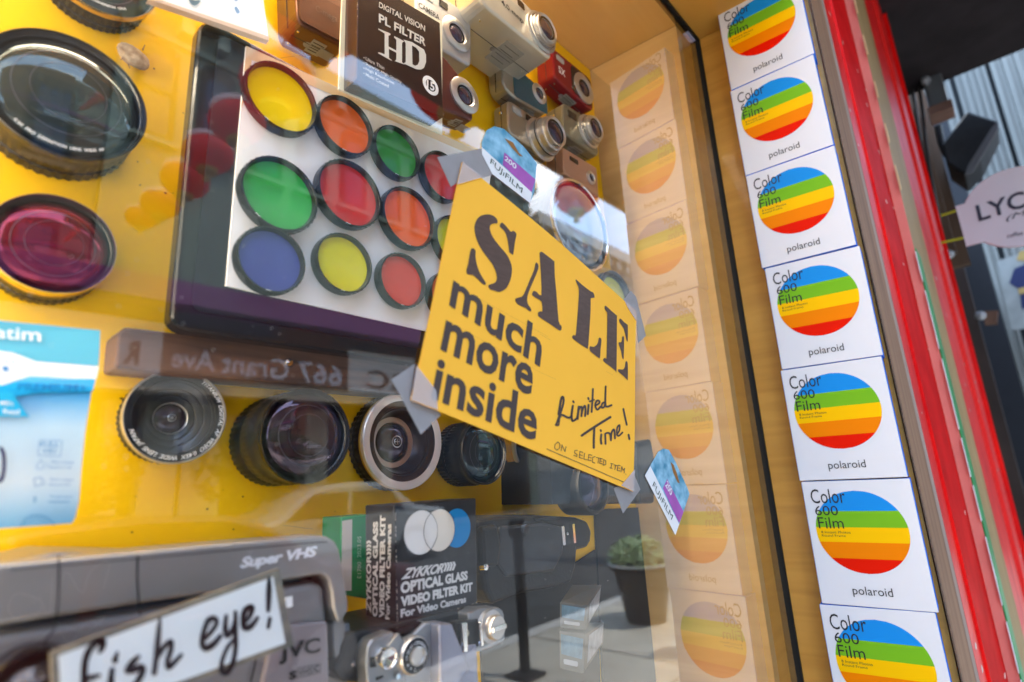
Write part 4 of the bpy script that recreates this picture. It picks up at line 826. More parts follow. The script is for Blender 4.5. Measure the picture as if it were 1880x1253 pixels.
# ================================================================== COMPACT CAMERAS, upper right of the yellow panel
DKS = mat('dark_grey_detail', (.03, .03, .03), .5); LBG = mat('grey_rating_label', (.28, .28, .26), .5)
def compact(lab, quad, yf, depth, col, lz=None, flash=None, win=None, side=None, r=.14, grp='compact digital cameras on the yellow panel', txt=None, grip=None, knob=True, plate=None):
    t = thing('compact_camera', lab, 'camera', tuple(P(*quad[0], yf)), grp); g = Q(quad, yf)
    b = MB(); b.prism(rrect(g, r, r and 1.4 or 1, 5), Vector((0, depth, 0)), 0, 1); part('body', b, [col, side or col], t, bevel=.0035, bseg=3)
    if plate: b = MB(); b.prism(rrect(g, .07, 1.4, 4, .0012, *plate[0]), Vector((0, .001, 0))); part('front_plate', b, plate[1], t, bevel=.0006)
    W = (g(1, .5) - g(0, .5)).length
    if lz:
        s_, t_, rr_, ln = lz; o = g(s_, t_); rr_ *= W; ax = Vector((0, -1, 0))
        b = MB(); pr = [(rr_ * 1.25, 0), (rr_ * 1.25, .002), (rr_ * 1.12, .003)]
        if ln > .004: pr += [(rr_ * 1.08, .003), (rr_ * 1.08, ln * .45), (rr_ * .98, ln * .46), (rr_ * .98, ln * .75), (rr_ * .86, ln * .77), (rr_ * .86, ln)]
        pr += [(rr_ * .80, pr[-1][1] + .0005), (rr_ * .70, pr[-1][1] - .001), (rr_ * .55, pr[-1][1] - .002)]
        b.lathe(o, pr, ax, 40); part('lens_barrel', b, SIL, t, smooth=True)
        b = MB(); e = pr[-1][1]; b.lathe(o, [(rr_ * .82, e + .0014), (rr_ * .56, e + .0006)], ax, 32)
        if ln > .004: b.lathe(o, [(rr_ * 1.085, ln * .38), (rr_ * 1.09, ln * .40), (rr_ * 1.09, ln * .44), (rr_ * 1.0, ln * .462)], ax, 40)
        part('black_ring', b, BLKG, t, smooth=True)
        e = pr[-1][1]; b = MB(); b.lathe(o, [(rr_ * .55, e), (rr_ * .4, e + .001), (.0001, e + .0016)], ax, 32); part('lens_glass', b, PURG, t, smooth=True)
    if flash: b = MB(); b.prism(rrect(g, .02, 1.2, 3, .001, *flash), Vector((0, .001, 0))); part('flash_window', b, mat('flash_window', (.35, .36, .36), .15, coat=.6), t)
    if win: b = MB(); b.prism(rrect(g, .015, 1.2, 3, .001, *win), Vector((0, .001, 0))); part('viewfinder_window', b, BLKG, t)
    if knob:
        p = g(.72, 0, -depth * .45); b = MB(); b.lathe(p - Vector((0, 0, .001)), [(.0055, 0), (.0055, .003), (.005, .0036), (.0001, .0036)], Vector((0, 0, 1)), 20); part('shutter_button', b, CHR, t, smooth=True)
    if txt: b = MB(); text(b, txt[0], g, .0015 if plate else .0005, box=txt[1], bold=.01); part('lettering', b, txt[2] if len(txt) > 2 else INK, t)
    p = g(0, .3, -depth * .5); b = MB(); b.lathe(p, [(.0001, .0012), (.002, .001), (.0028, 0)], Vector((-1, 0, 0)), 14); part('strap_lug', b, CHR, t, smooth=True)
    # seams, rating label, side door and screws
    b = MB(); e0, e1_, e2 = g(0, .12), g(0, .9), g(1, .97)
    for a_, c_ in ((g(-.004, .10, -depth * .45), g(-.004, .92, -depth * .45)), (g(.06, 1.004, -depth * .45), g(.95, 1.004, -depth * .45))): b.tube([a_, c_], .0005, 5)
    part('seam', b, DKS, t)
    pl_ = [g(.42, 1, -depth * .22), g(.68, 1, -depth * .22), g(.68, 1, -depth * .72), g(.42, 1, -depth * .72)]; b = MB(); b.prism(pl_, Vector((0, 0, -.0005))); part('rating_label', b, LBG, t)
    b = MB()
    for k_ in range(4): q0 = pl_[0].lerp(pl_[3], .18 + k_ * .2) - Vector((0, 0, .0007)); q1 = pl_[1].lerp(pl_[2], .18 + k_ * .2) - Vector((0, 0, .0007)); b.tube([q0.lerp(q1, .1), q0.lerp(q1, .9 - .12 * (k_ % 2))], .0004, 4)
    part('label_print', b, DKS, t)
    b = MB()
    for sx_, dy_ in ((.12, .25), (.12, .75), (.86, .5)): b.lathe(g(sx_, 1, -depth * dy_), [(.0001, .0005), (.0011, .0004), (.0013, 0)], Vector((0, 0, -1)), 10)
    part('base_screws', b, CHR, t); 
    for sx_ in (.2, .34): b = MB(); q0 = g(sx_, 0, -depth * .4); b.box((q0.x - .004, q0.y - .002, q0.z - .001), (q0.x + .004, q0.y + .002, q0.z + .0015)); part('top_button', b, DKS, t, bevel=.0004)
    p = g(.4, 1, -depth * .5); b = MB(); b.lathe(p, [(.0001, .0006), (.004, .0005), (.004, 0)], Vector((0, 0, -1)), 16); b.box((p.x + .012, p.y - .006, p.z - .0007), (p.x + .026, p.y + .006, p.z)); part('base_fittings', b, mat('grey_base_fitting', (.25, .25, .25), .5), t)
    return t
BRZ = mat('bronze_camera_paint', (.13, .055, .03), .3, metal=.6, coat=.3); GOLDS = mat('champagne_metal', (.38, .34, .27), .3, metal=.75)
compact('bronze camera with a lens cover at the top, left of the filter pack', ((540, -95), (650, -38), (640, 92), (545, 42)), .135, .04, BRZ, None, None, None, r=.12, txt=('C-mega', (.35, .60, .75, .72), mat('bronze_print', (.10, .05, .03), .5)), plate=((.05, .45, .98, .95), mat('bronze_cover', (.17, .08, .05), .25, metal=.5)))
compact('boxy silver camera standing right of the filter pack with a pale round lens', ((762, -42), (866, 30), (866, 124), (764, 62)), .120, .05, SILP, (.70, .55, .20, .003), (.06, .1, .3, .26), (.4, .1, .55, .22), r=.08, txt=('CAMERA', (.05, .4, .4, .5)))
compact('dark red camera with a golden lens just below the boxy silver one', ((806, 92), (868, 168), (869, 222), (808, 200)), .11, .03, mat('maroon_camera', (.10, .025, .02), .3, coat=.4), (.58, .42, .34, .004), None, None, r=.1, knob=False)
compact('large long silver camera at the top with a glowing ring lens at its right end', ((868, -95), (1000, 42), (1014, 112), (880, 2)), .085, .085, mat('warm_silver_paint', (.55, .52, .45), .3, metal=.5), (.86, .45, .17, .012), (.1, .12, .28, .3), (.5, .12, .6, .28), r=.1, txt=('4.0 mega', (.25, .55, .55, .7)))
compact('teal fronted camera with a silver edge hanging under the long silver one', ((920, 96), (1003, 172), (1006, 214), (923, 168)), .145, .028, GOLDS, (.72, .32, .13, .003), None, None, r=.22, side=mat('side_steel', (.4, .4, .38), .3, metal=.8), plate=((.16, .06, .98, .95), mat('teal_paint', (.02, .085, .12), .25, coat=.5)))
compact('silver camera with a long extended zoom barrel above the pale blue tag', ((931, 180), (1012, 236), (1015, 296), (934, 244)), .145, .028, GOLDS, (.72, .60, .27, .030), (.1, .12, .3, .3), (.4, .1, .52, .26), r=.12)
compact('red camera with a dark slider in the upper right corner of the case', ((1014, 86), (1086, 146), (1090, 208), (1018, 142)), .135, .035, mat('red_camera_paint', (.22, .008, .012), .25, coat=.5, metal=.2), (.78, .52, .20, .003), (.1, .15, .3, .3), None, r=.12, txt=('SX', (.12, .5, .3, .72), WINK), plate=((.48, .1, .95, .9), BLKG))
compact('grey olive camera with a stubby lens under the red one', ((1032, 186), (1095, 228), (1100, 290), (1036, 246)), .138, .035, mat('olive_grey_metal', (.24, .23, .17), .32, metal=.6), (.74, .42, .24, .016), None, (.15, .15, .4, .35), r=.12)
compact('flat pinkish camera with a tiny lens near the wooden side', ((1034, 270), (1096, 308), (1100, 364), (1036, 318)), .138, .035, mat('pink_champagne', (.45, .27, .19), .35, metal=.4), (.80, .52, .10, .003), None, (.2, .2, .45, .35), r=.05, knob=False)

# ================================================================== BLACK CAMERAS right of the lenses
bc = thing('bridge_camera', 'black bridge camera partly covered by the lower right corner of the sale sign', 'camera', tuple(P(1080, 880, .1)))
g = Q(((1008, 795), (1168, 812), (1176, 925), (1014, 926)), .105)
b = MB(); b.grid(g, 16, 10, lambda a, c: .012 * math.sin(math.pi * a) ** .5 * math.sin(math.pi * c) ** .5, back=YB); part('body', b, BLK, bc, smooth=True)
o, r = fit_circle(1090, 893, 56, .088); b = MB(); b.lathe(o, [(r * 1.06, -.035), (r * 1.06, -.004), (r, 0), (r * .9, .001), (r * .85, -.006), (r * .5, -.012), (.0001, -.012)], seg=48); part('lens_barrel', b, BLKM, bc, smooth=True)
b = MB(); b.lathe(o + Vector((0, .006, 0)), [(r * .84, 0), (r * .5, .006), (.0001, .008)], seg=40); part('lens_glass', b, PURG, bc, smooth=True)
b = MB(); b.prism([P(u, v, .095) for u, v in ((1168, 812), (1196, 806), (1206, 860), (1202, 925), (1174, 925))], Vector((0, .06, 0))); part('hand_grip', b, BLK, bc, bevel=.004)
fc = thing('film_camera_black', 'black camera with a silver flash shoe behind the reflected post', 'camera', tuple(P(980, 1020, .1)))
YK = .105
out_ = [(876, 955), (925, 948), (984, 946), (1060, 950), (1080, 957), (1088, 975), (1086, 995), (1080, 1006), (1061, 1010), (1059, 1041), (1051, 1070), (1020, 1080), (963, 1090), (905, 1112), (893, 1085), (888, 1050), (870, 1046)]
b = MB(); b.prism([P(u, v, YK) for u, v in out_], Vector((0, YB - YK, 0))); part('body', b, BLK, fc, bevel=.005, bseg=3)
b = MB(); b.prism([P(u, v, YK - .003) for u, v in ((918, 966), (1000, 960), (1038, 968), (1034, 1018), (1018, 1050), (930, 1060), (912, 1036))], Vector((0, .006, 0))); part('front_cover', b, mat('charcoal_plastic', (.035, .038, .045), .3, coat=.2), fc, bevel=.003)
b = MB(); b.prism([P(u, v, YK - .007) for u, v in ((884, 968), (915, 962), (922, 1000), (918, 1040), (888, 1044))], Vector((0, .01, 0))); part('grip', b, BLK, fc, bevel=.004)
b = MB()
for L in (((1031, 967), (1036, 966), (1039, 1001), (1034, 1002)), ((1051, 963), (1055, 962), (1058, 997), (1054, 998))): b.prism([P(u, v, YK - .005) for u, v in L], Vector((0, .006, 0)))
part('shoe_rail', b, CHR, fc)
b = MB(); b.lathe(P(1041, 980, YK - .004), [(.0001, .001), (.0018, .0008), (.0022, -.003)], seg=14); b.lathe(P(889, 1041, YK - .004), [(.0001, .003), (.003, .0025), (.0035, -.003)], seg=14); part('contact_pin', b, CHR, fc, smooth=True)
b = MB(); b.prism([P(u, v, YK - .002) for u, v in ((981, 951), (1026, 949), (1028, 955), (984, 957))], Vector((0, .02, 0))); part('top_button_bar', b, BLKG, fc, bevel=.001)
fb_lab = ('upper grey film carton with a pale blue picture panel under the black camera', 'lower grey film carton with a pale blue picture panel, standing on edge')
for k, (front, top_) in enumerate(((((1028, 1106), (1078, 1112), (1075, 1158), (1028, 1152)), 1), (((1027, 1158), (1075, 1164), (1071, 1238), (1028, 1228)), 0))):
    t = thing('grey_carton', fb_lab[k], 'carton', tuple(P(*front[3], .1)), 'grey film cartons under the black camera')
    g = Q(front, .10); CAR = mat('grey_carton', (.13, .125, .11), .5, var=.1)
    b = MB(); fr_ = [g(0, 0), g(1, 0), g(1, 1), g(0, 1)]
    sd_ = [P(u, v, .145) for u, v in (((1104, 1074), (1100, 1112)) if k == 0 else ((1109, 1142), (1107, 1182)))]
    b.add(fr_ + sd_ + [P(1050, 1074 + 70 * k, .16), P(1050, 1150 + 70 * k, .16)], [(0, 1, 2, 3), (1, 4, 5, 2), (0, 6, 4, 1), (3, 2, 5, 7), (0, 3, 7, 6), (6, 7, 5, 4)]); part('box', b, CAR, t, bevel=.0008)
    b = MB(); b.prism([g(.06, .08, .0005), g(.92, .12, .0005), g(.9, .62, .0005), g(.06, .58, .0005)], Vector((0, .0003, 0))); part('picture_panel', b, mat('pale_blue_panel', (.14, .25, .32), .5, var=.4, vscale=90), t)
    b = MB(); b.prism(rrect(g, .05, 1, 3, .0006, .15, .70, .75, .84), Vector((0, .0004, 0))); part('white_pill', b, mat('dim_white_print', (.4, .4, .4), .5), t)
    b = MB(); a_, b_2, c2, d2 = fr_[1], sd_[0], sd_[1], fr_[2]; nn = (b_2 - a_).cross(d2 - a_).normalized(); nn = nn if nn.dot(EYE - a_) > 0 else -nn
    b.prism([a_.lerp(b_2, .15).lerp(d2.lerp(c2, .15), .1) + nn * .0006, a_.lerp(b_2, .92).lerp(d2.lerp(c2, .92), .1) + nn * .0006, a_.lerp(b_2, .92).lerp(d2.lerp(c2, .92), .85) + nn * .0006, a_.lerp(b_2, .15).lerp(d2.lerp(c2, .15), .85) + nn * .0006], -nn * .0003); part('side_label', b, mat('grey_white_label', (.42, .44, .47), .5, var=.3, vscale=120), t)

# ================================================================== BLACK FILTER KIT BOX, GREEN BOX
YZ = .07
zk = thing('filter_kit_box', 'black worn video filter kit box with two white discs and one blue disc', 'box', tuple(P(800, 1130, YZ)))
KB = mat('black_scuffed_carton', (.012, .012, .016), .38, coat=.15, var=.9, vscale=60, vcol=(.03, .03, .034))
FQ = ((724, 927), (874, 915), (877, 1107), (728, 1153)); g = Q(FQ, YZ); dz = PX(670, 928, P(724, 927, YZ).x).y - YZ
b = MB(); b.prism([g(0, 0), g(1, 0), g(1, 1), g(0, 1)], Vector((0, dz, 0))); part('carton', b, KB, zk, bevel=.0012)
def disc_at(mb, cu, cv, wp, hp, y, d, mi=0, cut=None):
    o, r = fit_circle(cu, cv, wp, y, hp); mb.add([o + Vector((math.cos(a) * r, -d, math.sin(a) * r)) for a in [i * math.pi / 32 for i in range(64)]], [tuple(range(64))], mi); return o, r
b = MB(); disc_at(b, 838, 970, 46, 78, YZ, .0003); part('blue_disc', b, mat('cyan_blue_print', (.0, .20, .52), .4), zk)
b = MB(); disc_at(b, 805, 974, 56, 81, YZ, .0005); part('pale_disc', b, mat('ivory_print', (.68, .64, .58), .45), zk)
b = MB(); o1, r1 = disc_at(b, 771, 978, 62, 84, YZ, .0007); part('grey_white_disc', b, mat('white_grey_print', (.66, .65, .65), .45), zk)
b = MB(); o2, r2 = fit_circle(805, 974, 56, YZ, 81)
for o_, r_ in ((o1, r1), (o2, r2)): b.lathe(o_, [(r_, .0009), (r_ * .975, .0010)], seg=64)
part('disc_outline', b, INK, zk)
b = MB()
text(b, 'ZYKKOR', Q(((740, 1044), (815, 1034), (813, 1052), (735, 1065)), YZ), .0004, shear=.35, bold=.035, space=.88)
for i in range(4):
    x = 815 + i * 5.2; y = 1034 - i * .7; b.flat([P(u, v, YZ - .0004) for u, v in ((x, y), (x + 4, y - .5), (x + 6.3, y + 5), (x + 2.5, y + 15.5), (x - 1.5, y + 16), (x + 2.3, y + 6))])
text(b, 'OPTICAL GLASS', Q(((735, 1069), (858, 1048), (858, 1065), (735, 1091)), YZ), .0004, bold=.05)
text(b, 'VIDEO FILTER KIT', Q(((735, 1096), (867, 1069), (867, 1085.5), (735, 1115)), YZ), .0004, bold=.055)
text(b, 'For Video Cameras', Q(((735, 1119), (855, 1094), (855, 1106.5), (735, 1135)), YZ), .0004, bold=.04)
part('front_lettering', b, mat('silver_grey_print', (.58, .57, .57), .4, metal=.2), zk); b = MB()
XZ = g(0, 0).x - .0004
zz_ = lambda q: [(400 + x / 3.547, 900 + y / 3.547) for x, y in q]
def side(q):
    f_ = hom(zz_(q)); return lambda s, t, d=0: PX(*f_(s, t), XZ)
text(b, 'ZYKKOR', side(((965, 808), (968, 440), (998, 420), (998, 806))), shear=.3, bold=.03); 
for i in range(4): yy = 425 - i * 24; b.flat([PX(*zz_([(x, y)])[0], XZ) for x, y in ((968, yy), (983, yy - 10), (998, yy), (998, yy - 16), (983, yy - 26), (968, yy - 16))])
text(b, 'OPTICAL GLASS', side(((1006, 825), (1010, 208), (1043, 203), (1040, 826))), bold=.05)
text(b, 'VIDEO FILTER KIT', side(((1050, 832), (1056, 165), (1092, 160), (1083, 836))), bold=.05)
text(b, 'For Video Cameras', side(((1090, 842), (1100, 225), (1130, 220), (1118, 845))), bold=.035)
part('side_lettering', b, mat('silver_grey_print', (.58, .57, .57), .4, metal=.2), zk)
b = MB()
e0, e1_ = P(724.5, 928, YZ), P(728.5, 1152, YZ)
for i in range(40):
    a = random.random(); l = random.uniform(.004, .03); p = e0.lerp(e1_, a); q = e0.lerp(e1_, min(1, a + l)); wdt = random.uniform(.0002, .0007)
    b.add([p + Vector((0, -.0005, 0)), p + Vector((wdt, -.0005, 0)), q + Vector((wdt, -.0005, 0)), q + Vector((0, -.0005, 0))], [(0, 1, 2, 3)])
c0, c1 = g(0, 1), g(1, 1)
for i in range(24):
    a = random.random() ** 2; l = random.uniform(.005, .03); p = c0.lerp(c1, a); q = c0.lerp(c1, min(1, a + l)); b.add([p + Vector((0, -.0006, 0)), q + Vector((0, -.0006, 0)), q + Vector((0, -.0006, .0006)), p + Vector((0, -.0006, .0008))], [(0, 1, 2, 3)])
part('worn_edge', b, mat('bare_card_wear', (.45, .38, .32), .8), zk)

gb = thing('green_film_box', 'narrow green film box with a pale stripe behind the black filter kit box', 'film box', tuple(P(650, 1020, .13)))
g = Q(((627, 950), (690, 944), (690, 1103), (625, 1092)), .125)
b = MB(); b.prism([g(0, 0), g(1, 0), g(1, 1), g(0, 1)], Vector((0, .03, 0))); part('carton', b, mat('green_carton', (.0, .20, .06), .35, coat=.3), gb, bevel=.0008)
b = MB(); b.prism([g(.02, .05, .0003), g(.33, .04, .0003), g(.33, .93, .0003), g(.02, .95, .0003)], Vector((0, .0002, 0))); part('pale_stripe', b, mat('pale_label', (.50, .46, .42), .6), gb)
b = MB(); f_ = Q(((656, 1024), (656, 985), (663, 985), (663, 1024)), .1245); text(b, '2023.05', f_, 0); text(b, 'E1700', Q(((656, 1062), (656, 1032), (663, 1032), (663, 1062)), .1245), 0); part('lettering', b, mat('pale_green_print', (.3, .5, .35), .5), gb)

# ================================================================== CAMCORDER
YV = .065
vc = thing('camcorder', 'big grey video camcorder lettered Super VHS filling the bottom left', 'camcorder', tuple(P(300, 1150, YV)))
CG = mat('camcorder_grey_paint', (.27, .255, .25), .30, metal=.45, coat=.2, var=.08, vscale=30, bump=.04, bscale=600); CG2 = mat('camcorder_grey_plate', (.20, .195, .20), .38, metal=.4)
DK = mat('dark_groove', (.01, .01, .012), .5)
b = MB(); b.prism([P(u, v, YV + .02) for u, v in smoothed([(-60, 1052), (300, 1018), (560, 994), (596, 994), (614, 1008), (622, 1060), (628, 1120), (626, 1320), (300, 1360), (-60, 1400)], 2)], Vector((0, YB - YV - .03, 0))); part('body', b, CG, vc, bevel=.004)
b = MB(); b.prism([P(u, v, YV - .004) for u, v in [(-60, 1042), (250, 1013), (500, 990), (580, 983), (600, 985), (615, 994), (624, 1010), (630, 1040), (636, 1080), (640, 1106), (640, 1122), (628, 1140), (622, 1146), (612, 1116), (609, 1085), (604, 1066), (594, 1056), (580, 1056), (520, 1066), (400, 1087), (257, 1108), (-60, 1158)]], Vector((0, .024, 0))); part('top_band', b, CG, vc, bevel=.009, bseg=5, smooth=True)
b = MB(); b.prism([P(u, v, YV + .004) for u, v in ((612, 1128), (626, 1122), (637, 1148), (634, 1205), (617, 1218), (613, 1190))], Vector((0, .03, 0))); part('side_latch', b, CG2, vc, bevel=.003)
b = MB(); b.prism([P(u, v, YV + .001) for u, v in ((-60, 1172), (257, 1118), (400, 1096), (520, 1076), (576, 1067), (590, 1070), (597, 1082), (602, 1130), (610, 1320), (-60, 1440))], Vector((0, .018, 0))); part('lower_panel', b, CG2, vc, bevel=.007, bseg=5, smooth=True)
def dline(mb, pts, w_, y): stroke(mb, pts, w_, lambda u, v: P(u, v, y), sm=3)
b = MB(); dline(b, [(-60, 1165), (258, 1112), (400, 1091), (520, 1071), (588, 1061), (601, 1068), (606, 1085), (609, 1120)], [4, 5, 5, 4, 4, 4, 3, 2], YV + .019); dline(b, [(20, 1046), (300, 1022), (560, 998), (600, 996)], 1.6, YV - .0045)
for pl in (((253, 1022), (252, 1060), (255, 1108), (257, 1128)), ((108, 1020), (108, 1080), (104, 1130), (96, 1160), (60, 1205), (20, 1253))):
    for (ua, va), (ub, vb) in zip(pl[:-1], pl[1:]):
        pass
    dline(b, list(pl), 3.2, YV - .0045)
dline(b, [(460, 1253), (466, 1230), (472, 1200)], 3, YV - .0005)
part('seam_line', b, DK, vc)
b = MB(); g5 = Q(((506, 1150), (602, 1140), (606, 1290), (470, 1300)), YV - .0025); b.prism(rrect(g5, .06, .8, 5), Vector((0, .008, 0))); part('badge_panel', b, mat('mauve_grey_panel', (.24, .21, .23), .32, metal=.45), vc, bevel=.002)
b = MB(); text(b, 'Super VHS', Q(((441, 1024), (583, 1002), (583, 1027), (441, 1050)), YV - .0046), .0, shear=.25, bold=.045, space=.95); part('series_lettering', b, mat('pale_lettering', (.62, .62, .66), .4), vc)
b = MB(); text(b, 'JVC', Q(((513, 1183), (588, 1170), (588, 1206), (513, 1221)), YV - .0035), 0, bold=.025); text(b, 'S', Q(((531, 1234), (544, 1231), (544, 1246), (531, 1249)), YV - .0035), 0, bold=.04); text(b, 'VHS', Q(((548, 1230), (572, 1225), (572, 1237), (548, 1242)), YV - .0035), 0, bold=-.0); text(b, 'C', Q(((577, 1223), (586, 1221), (586, 1233), (577, 1235)), YV - .0035), 0, bold=.03)
fv = lambda u, v: P(u, v, YV - .0035)
for a_, c_ in (((546, 1228), (588, 1219)), ((546, 1245), (588, 1235)), ((546, 1228), (546, 1245)), ((574, 1222), (574, 1239)), ((588, 1219), (588, 1235))): stroke(b, [a_, c_], 1, fv, sm=1)
part('badge_lettering', b, INK, vc)
b = MB(); b.prism([P(u, v, YV - .001) for u, v in ((525, 1098), (537, 1095), (537, 1114), (525, 1117))], Vector((0, .002, 0))); part('white_sticker', b, WHT, vc)
o, r = fit_circle(50, 1270, 190, YV - .012); b = MB(); b.lathe(o, [(r, -.03), (r, 0), (r * .95, .004), (r * .86, .004), (r * .8, -.004)], seg=72); part('lens_hood', b, BLKG, vc, smooth=True)
b = MB(); b.lathe(o, [(r * .8, -.004), (r * .5, .004), (.0001, .007)], seg=72); part('lens_glass', b, coating('camcorder_glass', (.08, .06, .05), (.15, .2, .22), .05, .6), vc, smooth=True)

cd = thing('fish_eye_card', 'handwritten fish eye card with a worn dark tape border in front of the camcorder', 'card', tuple(P(320, 1180, .03)))
YQ = .028; g = Q(((92, 1199), (513, 1044), (540, 1186), (100, 1345)), YQ)
b = MB(); b.prism([g(0, 0), g(1, 0), g(1, 1), g(0, 1)], Vector((0, .0025, 0))); part('tape_border', b, mat('worn_dark_tape', (.07, .075, .08), .5, var=1, vscale=45, vcol=(.28, .24, .17)), cd)
b = MB(); W4 = mat('cool_white_card', (.66, .69, .70), .45, var=.05); b.prism([g(.035, .075, .0006), g(.967, .075, .0006), g(.967, .93, .0006), g(.035, .93, .0006)], Vector((0, .0004, 0))); part('card', b, W4, cd)
K = 4.178; L4 = lambda L: [(90 + x / K, 1040 + y / K) for x, y in L]
fc_ = lambda u, v: P(u, v, YQ - .0012)
b = MB()
for L, w_ in (([(385, 660), (410, 620), (415, 570), (370, 580), (310, 640), (275, 740), (270, 880), (280, 1000)], [6, 10, 11, 11, 12, 12, 12, 10]), ([(260, 870), (340, 850), (385, 835)], [8, 9, 6]), ([(525, 660), (505, 725)], [5, 11]), ([(485, 790), (472, 900), (470, 980)], [9, 12, 12]),
              ([(690, 690), (640, 740), (600, 800), (640, 800), (700, 775), (720, 790), (700, 850), (650, 920)], [6, 12, 11, 11, 12, 12, 11, 8]), ([(852, 400), (842, 500), (830, 620), (818, 740), (806, 820)], [5, 9, 10, 10, 10]), ([(835, 700), (880, 620), (935, 575), (935, 640), (910, 720), (915, 775), (960, 740), (1015, 680)], [7, 9, 9, 9, 9, 10, 9, 7]),
              ([(1190, 560), (1240, 510), (1285, 440), (1270, 400), (1220, 420), (1185, 510), (1175, 590), (1200, 630), (1260, 600), (1315, 535)], [8, 8, 8, 10, 10, 9, 10, 11, 12, 8]), ([(1360, 380), (1352, 460), (1362, 530), (1400, 500), (1430, 420), (1428, 350)], [7, 9, 10, 9, 8, 6]), ([(1432, 350), (1430, 500), (1432, 620), (1410, 740), (1360, 820), (1325, 800), (1330, 720), (1370, 620), (1420, 560)], [6, 9, 9, 9, 10, 10, 8, 7, 6]),
              ([(1490, 430), (1530, 400), (1560, 330), (1545, 310), (1505, 340), (1490, 400), (1500, 470), (1550, 460), (1600, 395)], [8, 8, 9, 10, 10, 10, 11, 11, 7]), ([(1690, 95), (1688, 200), (1682, 340)], [6, 10, 7]), ([(1695, 400), (1682, 470)], [7, 7])):
    stroke(b, L4(L), w_, fc_, sm=4)
part('handwriting', b, mat('grey_black_marker', (.045, .05, .06), .5), cd)

# ================================================================== SLR CAMERA lying with its top plate towards the glass
YR = .055
sl = thing('film_slr', 'silver topped film camera lying back, dials up, in front of the black filter kit box', 'camera', tuple(P(780, 1190, YR)))
K5 = 5.53; m5 = lambda x, y: (620 + x / K5, 1080 + y / K5)
p5 = lambda L, d=0: [P(*m5(x, y), YR) - Vector((0, d, 0)) for x, y in L]
SLS = mat('satin_chrome', (.30, .315, .34), .33, metal=.85, var=.08, vscale=40)
b = MB(); b.prism(p5(smoothed([(150, 1000), (130, 700), (170, 560), (260, 480), (420, 430), (600, 400), (900, 330), (1300, 240), (1560, 190), (1650, 195), (1700, 260), (1710, 480), (1680, 560), (1400, 650), (1420, 1000)], 2), -.012), Vector((0, .07, 0))); part('body', b, BLK, sl, bevel=.003)
b = MB(); b.prism(p5([(310, 1000), (290, 800), (300, 600), (350, 520), (560, 440), (660, 540), (690, 1000)]), Vector((0, .02, 0))); b.prism(p5(smoothed([(1325, 260), (1560, 195), (1650, 205), (1695, 270), (1700, 480), (1680, 550), (1400, 660), (1380, 560)], 2)), Vector((0, .02, 0))); b.prism(p5([(680, 560), (900, 350), (960, 350), (960, 1000), (680, 1000)], -.0005), Vector((0, .015, 0))); part('top_plate', b, SLS, sl, bevel=.0025, bseg=3)
b = MB(); g = [p5([(955, 350), (1085, 343), (1265, 800), (1130, 1000), (960, 1000)], .009)[i] for i in range(5)]
b.prism(g, Vector((0, .02, 0))); b.prism(p5([(1100, 600), (1400, 560), (1420, 1000), (1100, 1000)], .002), Vector((0, .02, 0))); part('prism_housing', b, mat('lilac_satin_metal', (.27, .275, .35), .3, metal=.7), sl, bevel=.002, bseg=3)
b = MB(); b.prism(p5([(620, 430), (890, 350), (880, 420), (700, 500)], -.004), Vector((0, .01, 0))); part('mirror_window', b, BLKG, sl)
ax = Vector((0, -1, 0))
b = MB(); b.prism(p5([(430, 640), (585, 445), (652, 545), (612, 630), (600, 760), (440, 780), (415, 700)], .004), Vector((0, .004, 0))); part('wind_lever', b, SLS, sl, bevel=.001)
o, r = fit_circle(*m5(522, 715), 31, YR - .009, 42); b = MB(); b.lathe(o, [(r, -.009), (r, -.001), (r * .95, 0), (r * .82, -.0008), (r * .8, -.0018), (.0001, -.003)], ax, 48, knurl=(1, 2)); part('shutter_button', b, CHR, sl, smooth=True)
o, r = fit_circle(*m5(790, 690), 52, YR - .007, 73); b = MB(); b.lathe(o, [(r, -.008), (r, -.0008), (r * .96, 0), (r * .92, .0002)], ax, 64, knurl=(1, 2)); b.lathe(o, [(r * .48, .0006), (r * .5, .003), (r * .42, .0035), (r * .40, .002), (.0001, .002)], ax, 40); part('dial_rim', b, SIL, sl, smooth=True)
b = MB(); b.lathe(o, [(r * .92, .0002), (r * .5, .0006)], ax, 64); part('speed_dial', b, BLKG, sl)
b = MB()
for k_, s_ in enumerate(('2', '4', '8', '15', '30', '60', '125', '250', '500', '1000', 'AUTO')): ringtext(b, s_, o, r * .60, r * .22, 95 + k_ * 26, d=.0009)
part('dial_numbers', b, WINK, sl)
b = MB(); b.prism(p5([(1190, 345), (1420, 310), (1430, 590), (1240, 650)], .001), Vector((0, .01, 0))); part('flash_shoe', b, BLK, sl, bevel=.001)
b = MB(); b.prism(p5([(1205, 350), (1262, 340), (1270, 632), (1228, 642)], .006), Vector((0, .003, 0))); b.prism(p5([(1385, 335), (1415, 330), (1432, 575), (1402, 582)], .006), Vector((0, .003, 0))); part('shoe_rail', b, CHR, sl, bevel=.0005)
o, r = fit_circle(*m5(1300, 460), 10, YR - .002, 17); b = MB(); b.lathe(o, [(.0001, .0015), (r * .8, .0012), (r, 0)], ax, 20); part('shoe_contact', b, GOLDS, sl, smooth=True)
o, r = fit_circle(*m5(1600, 400), 36, YR - .008, 56); b = MB(); b.lathe(o, [(r * 1.15, -.008), (r * 1.1, -.004), (r * .82, -.003), (r * .82, .002), (r * .76, .003), (.0001, .003)], ax, 48); part('rewind_knob', b, SIL, sl, smooth=True)
b = MB(); b.box((o.x - r * .7, o.y - .0052, o.z - r * .16), (o.x + r * .7, o.y - .003, o.z + r * .16)); part('rewind_crank', b, CHR, sl, bevel=.0005)
